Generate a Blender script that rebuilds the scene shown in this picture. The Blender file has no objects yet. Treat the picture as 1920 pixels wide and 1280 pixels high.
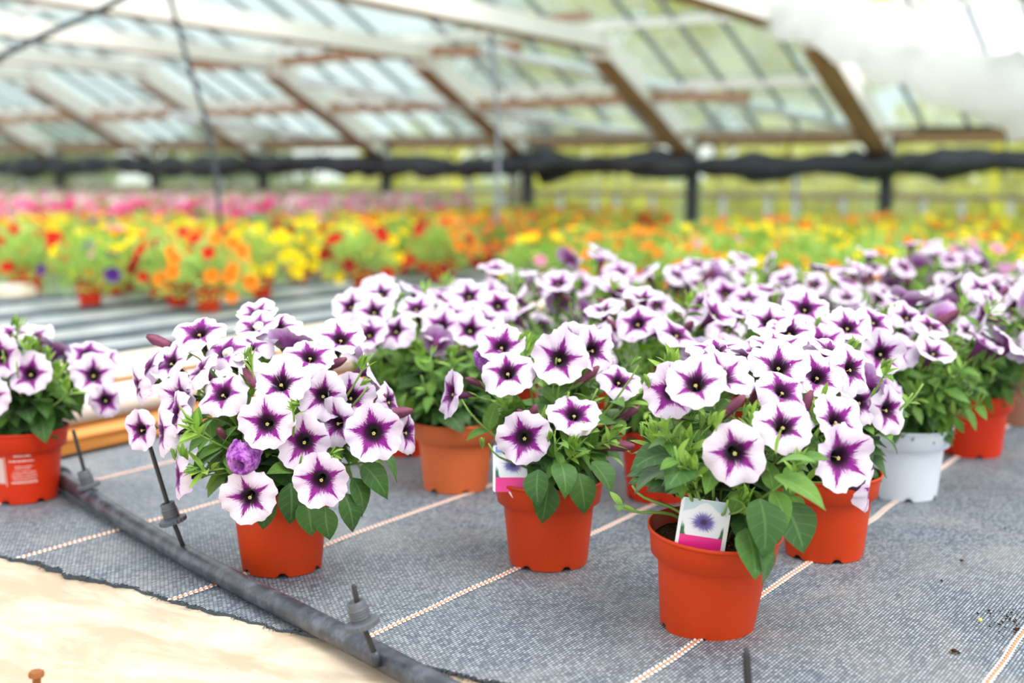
import bpy, math, random
from mathutils import Vector, Matrix, Euler, noise as mnoise

# ------------------------------------------------------------------ camera, light, exposure
SC = bpy.context.scene
COL = SC.collection
FPX, HORIZON, CAMH, YAW = 2450.0, 317.0, 0.43, math.radians(33.3)
PITCH = math.atan((640 - HORIZON) / FPX)
FW = Vector((-math.sin(YAW) * math.cos(PITCH), math.cos(YAW) * math.cos(PITCH), -math.sin(PITCH)))
RT = Vector((math.cos(YAW), math.sin(YAW), 0))
UP = RT.cross(FW)
CAM = Vector((0, 0, CAMH))

cd = bpy.data.cameras.new('camera')
cam = bpy.data.objects.new('camera', cd)
COL.objects.link(cam)
cam.matrix_world = Matrix.Translation(CAM) @ Matrix((RT, UP, -FW)).transposed().to_4x4()
cd.sensor_width = 36.0
cd.lens = FPX / 1920 * 36.0
cd.clip_start, cd.clip_end = 0.02, 200
cd.dof.use_dof = True
cd.dof.focus_distance = 1.27
cd.dof.aperture_fstop = 3.2
SC.camera = cam

world = bpy.data.worlds.new('overcast_sky')
SC.world = world
world.use_nodes = True
wb = world.node_tree.nodes['Background']
wb.inputs[0].default_value = (0.93, 0.965, 1.0, 1)
wb.inputs[1].default_value = 1.42

sd = bpy.data.lights.new('sun', 'SUN')
sd.energy = 2.2
sd.angle = math.radians(34)
sd.color = (1.0, 0.965, 0.91)
sun = bpy.data.objects.new('sun', sd)
COL.objects.link(sun)
sun.rotation_euler = Vector((0.62, -0.10, 1.1)).to_track_quat('Z', 'Y').to_euler()

SC.view_settings.view_transform = 'Standard'
SC.view_settings.look = 'None'
SC.view_settings.gamma = 1.0
SC.view_settings.use_curve_mapping = False
SC.view_settings.exposure = 0.38

# ------------------------------------------------------------------ helpers
def ray(px, py): return FW + RT * ((px - 960) / FPX) - UP * ((py - 640) / FPX)
def at(px, py, depth): return CAM + ray(px, py) * depth
def onz(px, py, z=0.0):
    d = ray(px, py); return CAM + d * ((z - CAM.z) / d.z)
def onx(px, py, X):
    d = ray(px, py); return CAM + d * (X / d.x)
def ony(px, py, Y):
    d = ray(px, py); return CAM + d * (Y / d.y)
def proj(p):
    d = Vector(p) - CAM; t = d.dot(FW)
    if t < .05: return (-9e9, -9e9, t)
    return (960 + FPX * d.dot(RT) / t, 640 - FPX * d.dot(UP) / t, t)
EAVE_Y, EAVE_Z, SLOPE = 6.7, 0.62, math.tan(math.radians(25))
def roofz(y): return EAVE_Z + (EAVE_Y - y) * SLOPE

def lin(r, g, b):
    f = lambda c: (c / 255 / 12.92) if c / 255 <= .04045 else ((c / 255 + .055) / 1.055) ** 2.4
    return (f(r), f(g), f(b), 1)

class MB:
    def __init__(s): s.v = []; s.f = []; s.m = []; s.uv = []
    def add(s, vs, fs, mat=0, uv=None, mx=None):
        n = len(s.v)
        if mx is not None: vs = [mx @ Vector(p) for p in vs]
        s.v.extend([tuple(p) for p in vs])
        s.f.extend([tuple(i + n for i in f) for f in fs])
        s.m.extend([mat] * len(fs) if isinstance(mat, int) else mat)
        s.uv.extend(uv if uv is not None else [(0, 0)] * len(vs))
        return s
    def tpl(s, t, mx=None): return s.add(t[0], t[1], t[2], t[3], mx)
    def box(s, c, size, mat=0, rot=None):
        x, y, z = [d / 2 for d in size]
        vs = [Vector((a * x, b * y, e * z)) for a in (-1, 1) for b in (-1, 1) for e in (-1, 1)]
        if rot is not None: vs = [rot @ p for p in vs]
        vs = [p + Vector(c) for p in vs]
        return s.add(vs, [(0, 1, 3, 2), (4, 6, 7, 5), (0, 4, 5, 1), (2, 3, 7, 6), (0, 2, 6, 4), (1, 5, 7, 3)], mat)
    def tube(s, pts, rad, seg=8, mat=0, cap=True, sq=1.0):
        pts = [Vector(p) for p in pts]; n = len(pts)
        if not hasattr(rad, '__len__'): rad = [rad] * n
        vs = []; fs = []
        ref = None
        for i, p in enumerate(pts):
            t = (pts[min(i + 1, n - 1)] - pts[max(i - 1, 0)])
            t = t.normalized() if t.length > 1e-9 else Vector((0, 0, 1))
            if ref is None:
                ref = Vector((0, 0, 1)) if abs(t.z) < .9 else Vector((1, 0, 0))
            a = t.cross(ref)
            if a.length < 1e-6: a = t.orthogonal()
            a.normalize(); b = a.cross(t); ref = b
            for k in range(seg):
                w = 2 * math.pi * k / seg
                vs.append(p + (a * math.cos(w) + b * math.sin(w) * sq) * rad[i])
        for i in range(n - 1):
            for k in range(seg):
                k2 = (k + 1) % seg
                fs.append((i * seg + k, i * seg + k2, (i + 1) * seg + k2, (i + 1) * seg + k))
        if cap:
            fs.append(tuple(range(seg))[::-1]); fs.append(tuple((n - 1) * seg + k for k in range(seg)))
        return s.add(vs, fs, mat)
    def lathe(s, prof, seg=32, mat=0, mx=None, close=False, wob=None):
        vs = []; fs = []; n = len(prof)
        for i, (r, z) in enumerate(prof):
            for k in range(seg):
                w = 2 * math.pi * k / seg
                rr = r if wob is None else wob(i, w, r)
                vs.append(Vector((rr * math.cos(w), rr * math.sin(w), z)))
        for i in range(n - 1):
            for k in range(seg):
                k2 = (k + 1) % seg
                fs.append((i * seg + k, i * seg + k2, (i + 1) * seg + k2, (i + 1) * seg + k))
        if close:
            fs.append(tuple(range(seg))[::-1]); fs.append(tuple((n - 1) * seg + k for k in range(seg)))
        return s.add(vs, fs, mat, None, mx)
    def mesh(s, name, mats, smooth=True):
        me = bpy.data.meshes.new(name)
        me.from_pydata(s.v, [], s.f)
        for m in mats: me.materials.append(M[m] if isinstance(m, str) else m)
        if len(mats) > 1: me.polygons.foreach_set('material_index', s.m)
        me.polygons.foreach_set('use_smooth', [smooth] * len(s.f))
        if any(u != (0, 0) for u in s.uv):
            l = me.uv_layers.new(name='UVMap')
            li = [0] * len(me.loops); me.loops.foreach_get('vertex_index', li)
            fl = []
            for i in li: fl.extend(s.uv[i])
            l.data.foreach_set('uv', fl)
        me.update()
        return me
    def build(s, name, mats, parent=None, smooth=True):
        return obj(name, s.mesh(name, mats if isinstance(mats, (list, tuple)) else [mats], smooth), parent)

def obj(name, me, parent=None, mx=None):
    o = bpy.data.objects.new(name, me); COL.objects.link(o)
    if parent is not None: o.parent = parent
    if mx is not None: o.matrix_basis = mx
    return o
def empty(name, loc=(0, 0, 0), rz=0.0):
    o = bpy.data.objects.new(name, None); COL.objects.link(o)
    o.location = loc; o.rotation_euler = (0, 0, rz); o.empty_display_size = .02
    return o
def tag(o, label=None, cat=None, group=None, kind=None):
    if label: o['label'] = label
    if cat: o['category'] = cat
    if group: o['group'] = group
    if kind: o['kind'] = kind
    return o
def frame(n, roll=0.0, loc=(0, 0, 0), sc=1.0):
    """matrix whose local +Z points along n"""
    n = Vector(n).normalized()
    u = Vector((0, 0, 1)); x = u.cross(n)
    if x.length < 1e-3: x = Vector((1, 0, 0))
    x.normalize(); y = n.cross(x)
    m = Matrix((x, y, n)).transposed() @ Matrix.Rotation(roll, 3, 'Z')
    return Matrix.Translation(Vector(loc)) @ (m * sc).to_4x4()
def nz(p, s=1.0): return mnoise.noise(Vector(p) * s)

# ------------------------------------------------------------------ materials
M = {}
class NT:
    def __init__(s, name):
        s.m = bpy.data.materials.new(name); s.m.use_nodes = True
        s.t = s.m.node_tree; s.b = s.t.nodes['Principled BSDF']; s.out = s.t.nodes['Material Output']
        M[name] = s.m
    def n(s, typ, **kw):
        x = s.t.nodes.new(typ)
        for k, v in kw.items():
            if k.startswith('i_'):
                key = k[2:]; key = int(key) if key.isdigit() else key
                s.put(x.inputs[key], v)
            else: setattr(x, k, v)
        return x
    def put(s, sock, v):
        if isinstance(v, bpy.types.NodeSocket): s.t.links.new(v, sock)
        else: sock.default_value = v
    def math(s, op, a, b=None, c=None, clamp=False):
        x = s.t.nodes.new('ShaderNodeMath'); x.operation = op; x.use_clamp = clamp
        for i, v in enumerate((a, b, c)):
            if v is not None: s.put(x.inputs[i], v)
        return x.outputs[0]
    def mix(s, fac, a, b, mode='MIX'):
        x = s.t.nodes.new('ShaderNodeMix'); x.data_type = 'RGBA'; x.blend_type = mode
        s.put(x.inputs[0], fac); s.put(x.inputs[6], a); s.put(x.inputs[7], b)
        return x.outputs[2]
    def ss(s, v, lo, hi):
        x = s.t.nodes.new('ShaderNodeMapRange'); x.interpolation_type = 'SMOOTHSTEP'
        s.put(x.inputs[0], v); x.inputs[1].default_value = lo; x.inputs[2].default_value = hi
        return x.outputs[0]
    def ssd(s, v, lo, hi):
        x = s.t.nodes.new('ShaderNodeMapRange'); x.interpolation_type = 'SMOOTHSTEP'
        s.put(x.inputs[0], v); s.put(x.inputs[1], lo); s.put(x.inputs[2], hi)
        return x.outputs[0]
    def noise(s, scale, detail=3, rough=.5, vec=None, out=0, dist=0):
        x = s.t.nodes.new('ShaderNodeTexNoise')
        x.inputs['Scale'].default_value = scale; x.inputs['Detail'].default_value = detail
        x.inputs['Roughness'].default_value = rough; x.inputs['Distortion'].default_value = dist
        if vec is not None: s.t.links.new(vec, x.inputs['Vector'])
        return x.outputs[out]
    def obj(s): return s.n('ShaderNodeTexCoord').outputs['Object']
    def pos(s): return s.n('ShaderNodeNewGeometry').outputs['Position']
    def bump(s, h, strength=.3, dist=.002):
        x = s.n('ShaderNodeBump'); s.put(x.inputs['Height'], h)
        x.inputs['Strength'].default_value = strength; x.inputs['Distance'].default_value = dist
        s.t.links.new(x.outputs[0], s.b.inputs['Normal']); return x.outputs[0]
    def base(s, c, rough=.5, spec=.5, metal=0):
        s.put(s.b.inputs['Base Color'], c); s.put(s.b.inputs['Roughness'], rough)
        s.put(s.b.inputs['Specular IOR Level'], spec); s.put(s.b.inputs['Metallic'], metal); return s
    def translucent(s, c, fac):
        t = s.n('ShaderNodeBsdfTranslucent'); s.put(t.inputs[0], c)
        mx = s.n('ShaderNodeMixShader'); s.put(mx.inputs[0], fac)
        s.t.links.new(s.b.outputs[0], mx.inputs[1]); s.t.links.new(t.outputs[0], mx.inputs[2])
        s.t.links.new(mx.outputs[0], s.out.inputs[0]); return s

def simple(name, rgb, rough=.5, spec=.4, var=.12, scale=20, metal=0, bump=0, bscale=200, world=False):
    m = NT(name); v = m.pos() if world else m.obj()
    c = lin(*rgb); nn = m.noise(scale, 4, .6, v)
    d = tuple(x * (1 - var) for x in c[:3]) + (1,); e = tuple(min(1, x * (1 + var)) for x in c[:3]) + (1,)
    m.base(m.mix(nn, d, e), rough, spec, metal)
    if bump: m.bump(m.noise(bscale, 3, .6, v), bump)
    return m

def polar(m):
    uv = m.n('ShaderNodeUVMap', uv_map='UVMap').outputs[0]
    sp = m.n('ShaderNodeSeparateXYZ'); m.t.links.new(uv, sp.inputs[0])
    x = m.math('MULTIPLY_ADD', sp.outputs[0], 2, -1); y = m.math('MULTIPLY_ADD', sp.outputs[1], 2, -1)
    r = m.math('SQRT', m.math('ADD', m.math('MULTIPLY', x, x), m.math('MULTIPLY', y, y)))
    th = m.math('ARCTAN2', y, x)
    rr = m.math('MAXIMUM', r, .001)
    cx = m.math('DIVIDE', x, rr); cy = m.math('DIVIDE', y, rr)
    return r, th, cx, cy
def streak(m, cx, cy, r, k, rk, scale=1.0, detail=2):
    c = m.n('ShaderNodeCombineXYZ')
    oi = m.n('ShaderNodeObjectInfo').outputs['Random']
    m.put(c.inputs[0], m.math('MULTIPLY', cx, k)); m.put(c.inputs[1], m.math('MULTIPLY', cy, k))
    m.put(c.inputs[2], m.math('ADD', m.math('MULTIPLY', r, rk), m.math('MULTIPLY', oi, 37.0)))
    return m.noise(scale, detail, .6, c.outputs[0])

# --- petunia petal, upper face: white limb, feathered purple five-point star, dark throat
def petal_front():
    m = NT('petal_front'); r, th, cx, cy = polar(m)
    w = m.math('ADD', th, -math.pi / 2 + math.pi / 5 + 4 * math.pi)
    a = m.math('ABSOLUTE', m.math('SUBTRACT', m.math('MODULO', w, 2 * math.pi / 5), math.pi / 5))
    st = streak(m, cx, cy, r, 11, 1.5, 1.0, 3)
    st2 = streak(m, cx, cy, r, 34, 4.0, 1.0, 3)
    oi = m.n('ShaderNodeObjectInfo').outputs['Random']
    e1 = m.math('POWER', 2.718, m.math('MULTIPLY', a, -10.0))
    e2 = m.math('POWER', 2.718, m.math('MULTIPLY', a, -3.0))
    bd = m.math('ADD', m.math('MULTIPLY', e1, .34), m.math('MULTIPLY_ADD', e2, .20, .26))
    bd = m.math('ADD', bd, m.math('MULTIPLY', m.math('SUBTRACT', st2, .5), .80))
    bd = m.math('ADD', bd, m.math('MULTIPLY', m.math('SUBTRACT', st, .5), .22))
    bd = m.math('ADD', bd, m.math('MULTIPLY_ADD', oi, .14, -.07))
    star = m.math('SUBTRACT', 1.0, m.ss(m.math('SUBTRACT', r, bd), -.05, .05))
    core = m.math('SUBTRACT', 1.0, m.ss(r, .12, .34))
    halo = m.math('MULTIPLY', m.math('SUBTRACT', 1.0, m.ss(m.math('SUBTRACT', r, bd), 0, .38)), m.math('MULTIPLY', st, .48))
    vein = m.math('MULTIPLY', m.ss(st2, .52, .72), .16)
    white = m.mix(m.math('MULTIPLY', oi, .5), (.81, .75, .82, 1), (.78, .66, .81, 1))
    white = m.mix(vein, white, lin(205, 150, 215))
    white = m.mix(halo, white, lin(186, 90, 190))
    pur = m.mix(st, lin(104, 6, 108), lin(158, 24, 150))
    pur = m.mix(core, pur, lin(44, 0, 40))
    c = m.mix(star, white, pur)
    m.base(c, .55, .25)
    m.b.inputs['Sheen Weight'].default_value = .15
    m.bump(st2, .25, .0008)
    m.translucent(c, .22)
petal_front()
def petal_back():
    m = NT('petal_back'); r, th, cx, cy = polar(m)
    st = streak(m, cx, cy, r, 16, 1.5, 1.0, 3)
    f = m.math('ADD', r, m.math('MULTIPLY', m.math('SUBTRACT', st, .5), .7))
    c = m.mix(m.ss(f, .2, .6), lin(142, 66, 140), lin(204, 152, 210))
    c = m.mix(m.ss(f, .55, 1.05), c, lin(232, 212, 238))
    c = m.mix(m.math('SUBTRACT', 1.0, m.ss(r, .02, .2)), c, lin(96, 52, 78))
    m.base(c, .6, .2); m.translucent(c, .25)
petal_back()
def wilted():
    m = NT('petal_wilted'); v = m.obj()
    a = m.noise(90, 4, .7, v); c = m.mix(m.ss(a, .35, .62), lin(122, 32, 142), lin(196, 130, 208))
    m.base(c, .6, .2); m.bump(m.noise(240, 3, .6, v), .5, .002); m.translucent(c, .15)
wilted()
def bud():
    m = NT('petal_bud'); v = m.obj()
    a = m.noise(120, 3, .6, v); c = m.mix(a, lin(78, 38, 50), lin(150, 88, 112))
    m.base(c, .6, .2)
bud()
simple('pistil', (206, 196, 120), .5)
def leafmat(name, c1, c2, vein, tr=.22):
    m = NT(name)
    uv = m.n('ShaderNodeUVMap', uv_map='UVMap').outputs[0]
    sp = m.n('ShaderNodeSeparateXYZ'); m.t.links.new(uv, sp.inputs[0])
    across = m.math('ABSOLUTE', m.math('MULTIPLY_ADD', sp.outputs[0], 2, -1))
    mid = m.math('SUBTRACT', 1.0, m.ss(across, .02, .12))
    ph = m.math('SINE', m.math('MULTIPLY', m.math('SUBTRACT', sp.outputs[1], m.math('MULTIPLY', across, .22)), 34))
    side = m.math('MULTIPLY', m.ss(ph, .82, 1.0), .45)
    oi = m.n('ShaderNodeObjectInfo').outputs['Random']
    nn = m.noise(9, 3, .6, m.pos())
    k = m.math('MULTIPLY_ADD', oi, .55, m.math('MULTIPLY', nn, .5), clamp=True)
    c = m.mix(k, lin(*c1), lin(*c2))
    c = m.mix(m.math('MULTIPLY', m.math('MAXIMUM', mid, side), .36), c, lin(*vein))
    m.base(c, .5, .35); m.bump(m.math('ADD', m.noise(600, 2, .5, m.obj()), m.math('MULTIPLY', ph, .5)), .15, .001)
    m.b.inputs['Sheen Weight'].default_value = .12
    m.translucent(m.mix(.5, c, lin(150, 200, 40)), tr)
leafmat('leaf_dark', (30, 68, 28), (66, 110, 42), (116, 156, 88), .15)
leafmat('leaf_mid', (58, 104, 34), (104, 148, 52), (146, 184, 100))
leafmat('leaf_young', (112, 158, 48), (160, 196, 84), (184, 212, 120), .3)
leafmat('leaf_bedding', (146, 194, 76), (204, 230, 130), (190, 220, 126), .35)  # green lightened so the colour carries the bright haze over the back beds
simple('stem', (128, 162, 80), .6, .3, .2, 60)
simple('calyx', (112, 150, 62), .6, .3, .2, 60)

def potmat(name, rgb, lo):
    m = NT(name); v = m.obj()
    c = m.mix(m.noise(14, 4, .6, v), lin(*rgb), lin(*lo))
    scuff = m.ss(m.noise(170, 6, .75, v), .66, .76)
    c = m.mix(m.math('MULTIPLY', scuff, .35), c, lin(232, 190, 160))
    m.base(c, .48, .28); m.bump(m.noise(90, 3, .5, v), .06)
    return m
potmat('pot_orange', (206, 66, 12), (184, 50, 8))
potmat('pot_pale', (218, 112, 62), (206, 98, 50))
potmat('pot_red', (214, 54, 12), (196, 44, 10))
potmat('pot_white', (226, 232, 238), (212, 220, 228))
potmat('pot_brown', (166, 116, 92), (152, 102, 80))
def soil():
    m = NT('soil'); v = m.obj()
    n1 = m.noise(220, 4, .7, v)
    c = m.mix(n1, lin(24, 17, 12), lin(92, 66, 44)); c = m.mix(m.ss(m.noise(420, 2, .5, v), .64, .70), c, lin(170, 140, 96))
    m.base(c, .95, .1); m.bump(n1, .9, .004)
soil()

def fabric():
    m = NT('woven_fabric'); v = m.pos()
    mp = m.n('ShaderNodeMapping'); m.t.links.new(v, mp.inputs[0])
    mp.inputs['Rotation'].default_value = (0, 0, math.radians(90))
    br = m.n('ShaderNodeTexBrick'); m.t.links.new(mp.outputs[0], br.inputs['Vector'])
    br.offset = .5; br.inputs['Scale'].default_value = 1.0
    br.inputs['Brick Width'].default_value = .0056; br.inputs['Row Height'].default_value = .0032
    br.inputs['Mortar Size'].default_value = .00062; br.inputs['Mortar Smooth'].default_value = .6; br.inputs['Bias'].default_value = 0
    br.inputs['Color1'].default_value = lin(106, 118, 130); br.inputs['Color2'].default_value = lin(182, 192, 200)
    br.inputs['Mortar'].default_value = lin(44, 52, 62)
    fine = m.noise(900, 2, .5, v)
    c = m.mix(m.math('MULTIPLY', fine, .45), br.outputs['Color'], lin(66, 76, 86))
    dust = m.ss(m.noise(5.5, 6, .62, v, 0, .6), .42, .72)
    c = m.mix(m.math('MULTIPLY', dust, .38), c, lin(170, 165, 156))
    wet = m.ss(m.noise(3.1, 4, .6, v), .52, .70)
    c = m.mix(m.math('MULTIPLY', wet, .35), c, lin(70, 78, 90))
    m.base(c, .52, .5)
    m.bump(m.math('SUBTRACT', m.math('MULTIPLY', fine, .35), br.outputs['Fac']), .9, .0012)
fabric()
simple('fabric_edge', (70, 80, 88), .7, .3, .3, 200)
simple('thread_white', (236, 232, 226), .6)
simple('thread_orange', (222, 138, 96), .6)
def concrete():
    m = NT('cream_concrete'); v = m.pos()
    mp = m.n('ShaderNodeMapping'); m.t.links.new(v, mp.inputs[0]); mp.inputs['Scale'].default_value = (1, 2.4, 1)
    mp.inputs['Rotation'].default_value = (0, 0, .35)
    c = m.mix(m.ss(m.noise(7, 7, .62, mp.outputs[0], 0, .4), .38, .68), lin(184, 162, 136), lin(214, 200, 178))
    c = m.mix(m.math('MULTIPLY', m.ss(m.noise(3.2, 5, .6, v), .5, .72), .35), c, lin(198, 160, 118))
    c = m.mix(m.ss(m.noise(120, 3, .5, v), .73, .78), c, lin(150, 132, 108))
    m.base(c, .6, .3); m.bump(m.noise(60, 6, .7, v), .3, .002)
concrete()
def pipe():
    m = NT('black_pipe'); v = m.pos()
    c = m.mix(m.ss(m.noise(40, 6, .7, v), .40, .75), lin(44, 48, 56), lin(92, 98, 108))
    c = m.mix(m.ss(m.noise(260, 3, .6, v), .72, .76), c, lin(170, 174, 176))
    m.base(c, .38, .5); m.bump(m.noise(180, 4, .6, v), .08)
pipe()
simple('emitter_plastic', (84, 88, 94), .5, .5, .25, 300)
simple('emitter_rod', (44, 44, 44), .5, .4, .2, 80)
simple('rust', (152, 96, 52), .7, .3, .4, 400, bump=.6, bscale=900)
simple('granule', (224, 206, 120), .5)
simple('print_white', (240, 226, 214), .6)
def cardmat(name, header):
    m = NT(name)
    uv = m.n('ShaderNodeUVMap', uv_map='UVMap').outputs[0]
    sp = m.n('ShaderNodeSeparateXYZ'); m.t.links.new(uv, sp.inputs[0]); u, w = sp.outputs[0], sp.outputs[1]
    def box(x0, x1, y0, y1):
        g = m.math('MULTIPLY', m.math('GREATER_THAN', u, x0), m.math('LESS_THAN', u, x1))
        return m.math('MULTIPLY', g, m.math('MULTIPLY', m.math('GREATER_THAN', w, y0), m.math('LESS_THAN', w, y1)))
    dx = m.math('SUBTRACT', u, .50); dy = m.math('MULTIPLY', m.math('SUBTRACT', w, .58), 1.35)
    r = m.math('SQRT', m.math('ADD', m.math('MULTIPLY', dx, dx), m.math('MULTIPLY', dy, dy)))
    th = m.math('ARCTAN2', dy, dx)
    lobe = m.math('MULTIPLY_ADD', m.math('COSINE', m.math('MULTIPLY_ADD', th, 5, math.pi / 2 + math.pi)), .05, .44)
    fl = m.math('SUBTRACT', 1.0, m.ss(m.math('SUBTRACT', r, lobe), -.015, .015))
    c3 = m.n('ShaderNodeCombineXYZ'); rr = m.math('MAXIMUM', r, .001)
    m.put(c3.inputs[0], m.math('MULTIPLY', m.math('DIVIDE', dx, rr), 14)); m.put(c3.inputs[1], m.math('MULTIPLY', m.math('DIVIDE', dy, rr), 14))
    st = m.noise(1, 2, .6, c3.outputs[0])
    eye = m.math('SUBTRACT', 1.0, m.ss(m.math('SUBTRACT', r, m.math('MULTIPLY', st, .42)), -.06, .04))
    bg = m.mix(m.ss(w, .42, .56), m.mix(m.noise(9, 2, .5, uv), lin(16, 70, 46), lin(60, 130, 70)), lin(196, 218, 226))
    pc = m.mix(m.ss(r, .1, .34), lin(206, 210, 232), lin(238, 240, 246))
    pc = m.mix(eye, pc, m.mix(m.ss(r, .03, .12), lin(34, 24, 60), lin(92, 76, 160)))
    c = m.mix(fl, bg, pc)
    c = m.mix(box(0, 1, -1, .31), c, lin(236, 40, 140))
    if header: c = m.mix(box(.05, .95, .84, .97), c, lin(126, 156, 222))
    c = m.mix(box(.065, .915, .0, .985), lin(240, 242, 244), c)
    m.base(c, .3, .5)
cardmat('card_print', False); cardmat('card_print_header', True)
simple('card_white', (238, 240, 242), .4)

# ------------------------------------------------------------------ structure materials
def wood(name, a, b, rough=.7):
    m = NT(name); v = m.obj()
    mp = m.n('ShaderNodeMapping'); m.t.links.new(v, mp.inputs[0]); mp.inputs['Scale'].default_value = (14, 1.2, 14)
    n1 = m.noise(3, 6, .65, mp.outputs[0], 0, .5)
    m.base(m.mix(m.ss(n1, .3, .7), lin(*a), lin(*b)), rough, .3); m.bump(n1, .25, .003)
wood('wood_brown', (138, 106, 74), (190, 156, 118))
wood('wood_red', (146, 104, 78), (206, 168, 140))
wood('wood_orange', (178, 106, 40), (222, 158, 84))
wood('wood_grey', (150, 134, 116), (196, 182, 164))
wood('wood_cream', (226, 208, 178), (244, 232, 210))
simple('white_paint', (248, 246, 240), .5, .4, .05, 6)
simple('grey_metal', (128, 138, 146), .45, .5, .15, 8)
simple('pale_metal', (224, 232, 236), .4, .5, .08, 8)
simple('dark_post', (62, 66, 70), .6, .4, .3, 8)
simple('dark_hose', (58, 66, 72), .5, .4, .2, 20)
simple('white_pipe', (240, 242, 242), .3, .5, .05, 6)
simple('outside_grass', (128, 138, 66), .9, .1, .4, .6, world=True)
simple('slab_grey', (170, 166, 156), .9, .2, .2, 2, world=True)
simple('bark', (96, 80, 62), .9, .1, .3, 12)
def shadecloth():
    m = NT('shade_cloth'); v = m.obj()
    m.base(m.mix(m.noise(26, 4, .6, v), lin(18, 20, 26), lin(54, 58, 68)), .36, .6); m.bump(m.noise(38, 4, .6, v), .6, .01)
shadecloth()
def sheet():
    m = NT('pale_sheet'); v = m.pos()
    n1 = m.noise(9, 6, .65, v)
    c = m.mix(m.ss(n1, .35, .7), lin(132, 144, 148), lin(188, 194, 193))
    c = m.mix(m.math('MULTIPLY', m.ss(m.noise(3, 4, .6, v), .55, .7), .4), c, lin(196, 186, 164))
    m.base(c, .45, .5); m.bump(n1, .3, .004)
sheet()
simple('sheet_seam', (58, 72, 84), .5, .4, .25, 14)
def film():
    m = NT('plastic_film'); v = m.obj()
    m.base((.93, .935, .94, 1), .4, .4); m.bump(m.noise(14, 4, .6, v), .5, .02)
    m.translucent((.96, .97, .98, 1), .6)
film()
def glass(name, tint, milk, lo, hi):
    m = NT(name)
    tr = m.n('ShaderNodeBsdfTransparent'); tr.inputs[0].default_value = tint
    tl = m.n('ShaderNodeBsdfTranslucent'); tl.inputs[0].default_value = milk
    gl = m.n('ShaderNodeBsdfGlossy'); gl.inputs['Roughness'].default_value = .08
    f = m.n('ShaderNodeMapRange'); m.put(f.inputs[0], m.noise(2.3, 5, .62, m.pos()))
    f.inputs[1].default_value = .3; f.inputs[2].default_value = .7; f.inputs[3].default_value = lo; f.inputs[4].default_value = hi
    a = m.n('ShaderNodeMixShader'); m.put(a.inputs[0], f.outputs[0])
    m.t.links.new(tr.outputs[0], a.inputs[1]); m.t.links.new(tl.outputs[0], a.inputs[2])
    b = m.n('ShaderNodeMixShader'); b.inputs[0].default_value = .04
    m.t.links.new(a.outputs[0], b.inputs[1]); m.t.links.new(gl.outputs[0], b.inputs[2])
    m.t.links.new(b.outputs[0], m.out.inputs[0])
glass('roof_glass', (.67, .73, .71, 1), (.74, .80, .78, 1), .06, .30)
glass('side_glass', (.84, .88, .84, 1), (.8, .84, .8, 1), .0, .18)

# ------------------------------------------------------------------ floor, foreground slab
random.seed(4)
def plane(name, x0, x1, y0, y1, z, mat, th=.05):
    return MB().box(((x0 + x1) / 2, (y0 + y1) / 2, z - th / 2), (x1 - x0, y1 - y0, th)).build(name, mat, None, False)
tag(plane('floor', -17, 4, .6, 6.75, -.012, 'slab_grey'), 'pale grey floor under the flower beds', 'floor', kind='structure')
tag(plane('trim_1', -4, 2.5, -.6, .93, -.004, 'cream_concrete', .03), 'cream stained concrete kerb slab along the front of the fabric', 'kerb', kind='structure')
tag(plane('ground', -60, 60, 6.76, 90, -.35, 'outside_grass'), 'grass outside the greenhouse', 'grass', kind='structure')

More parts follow.
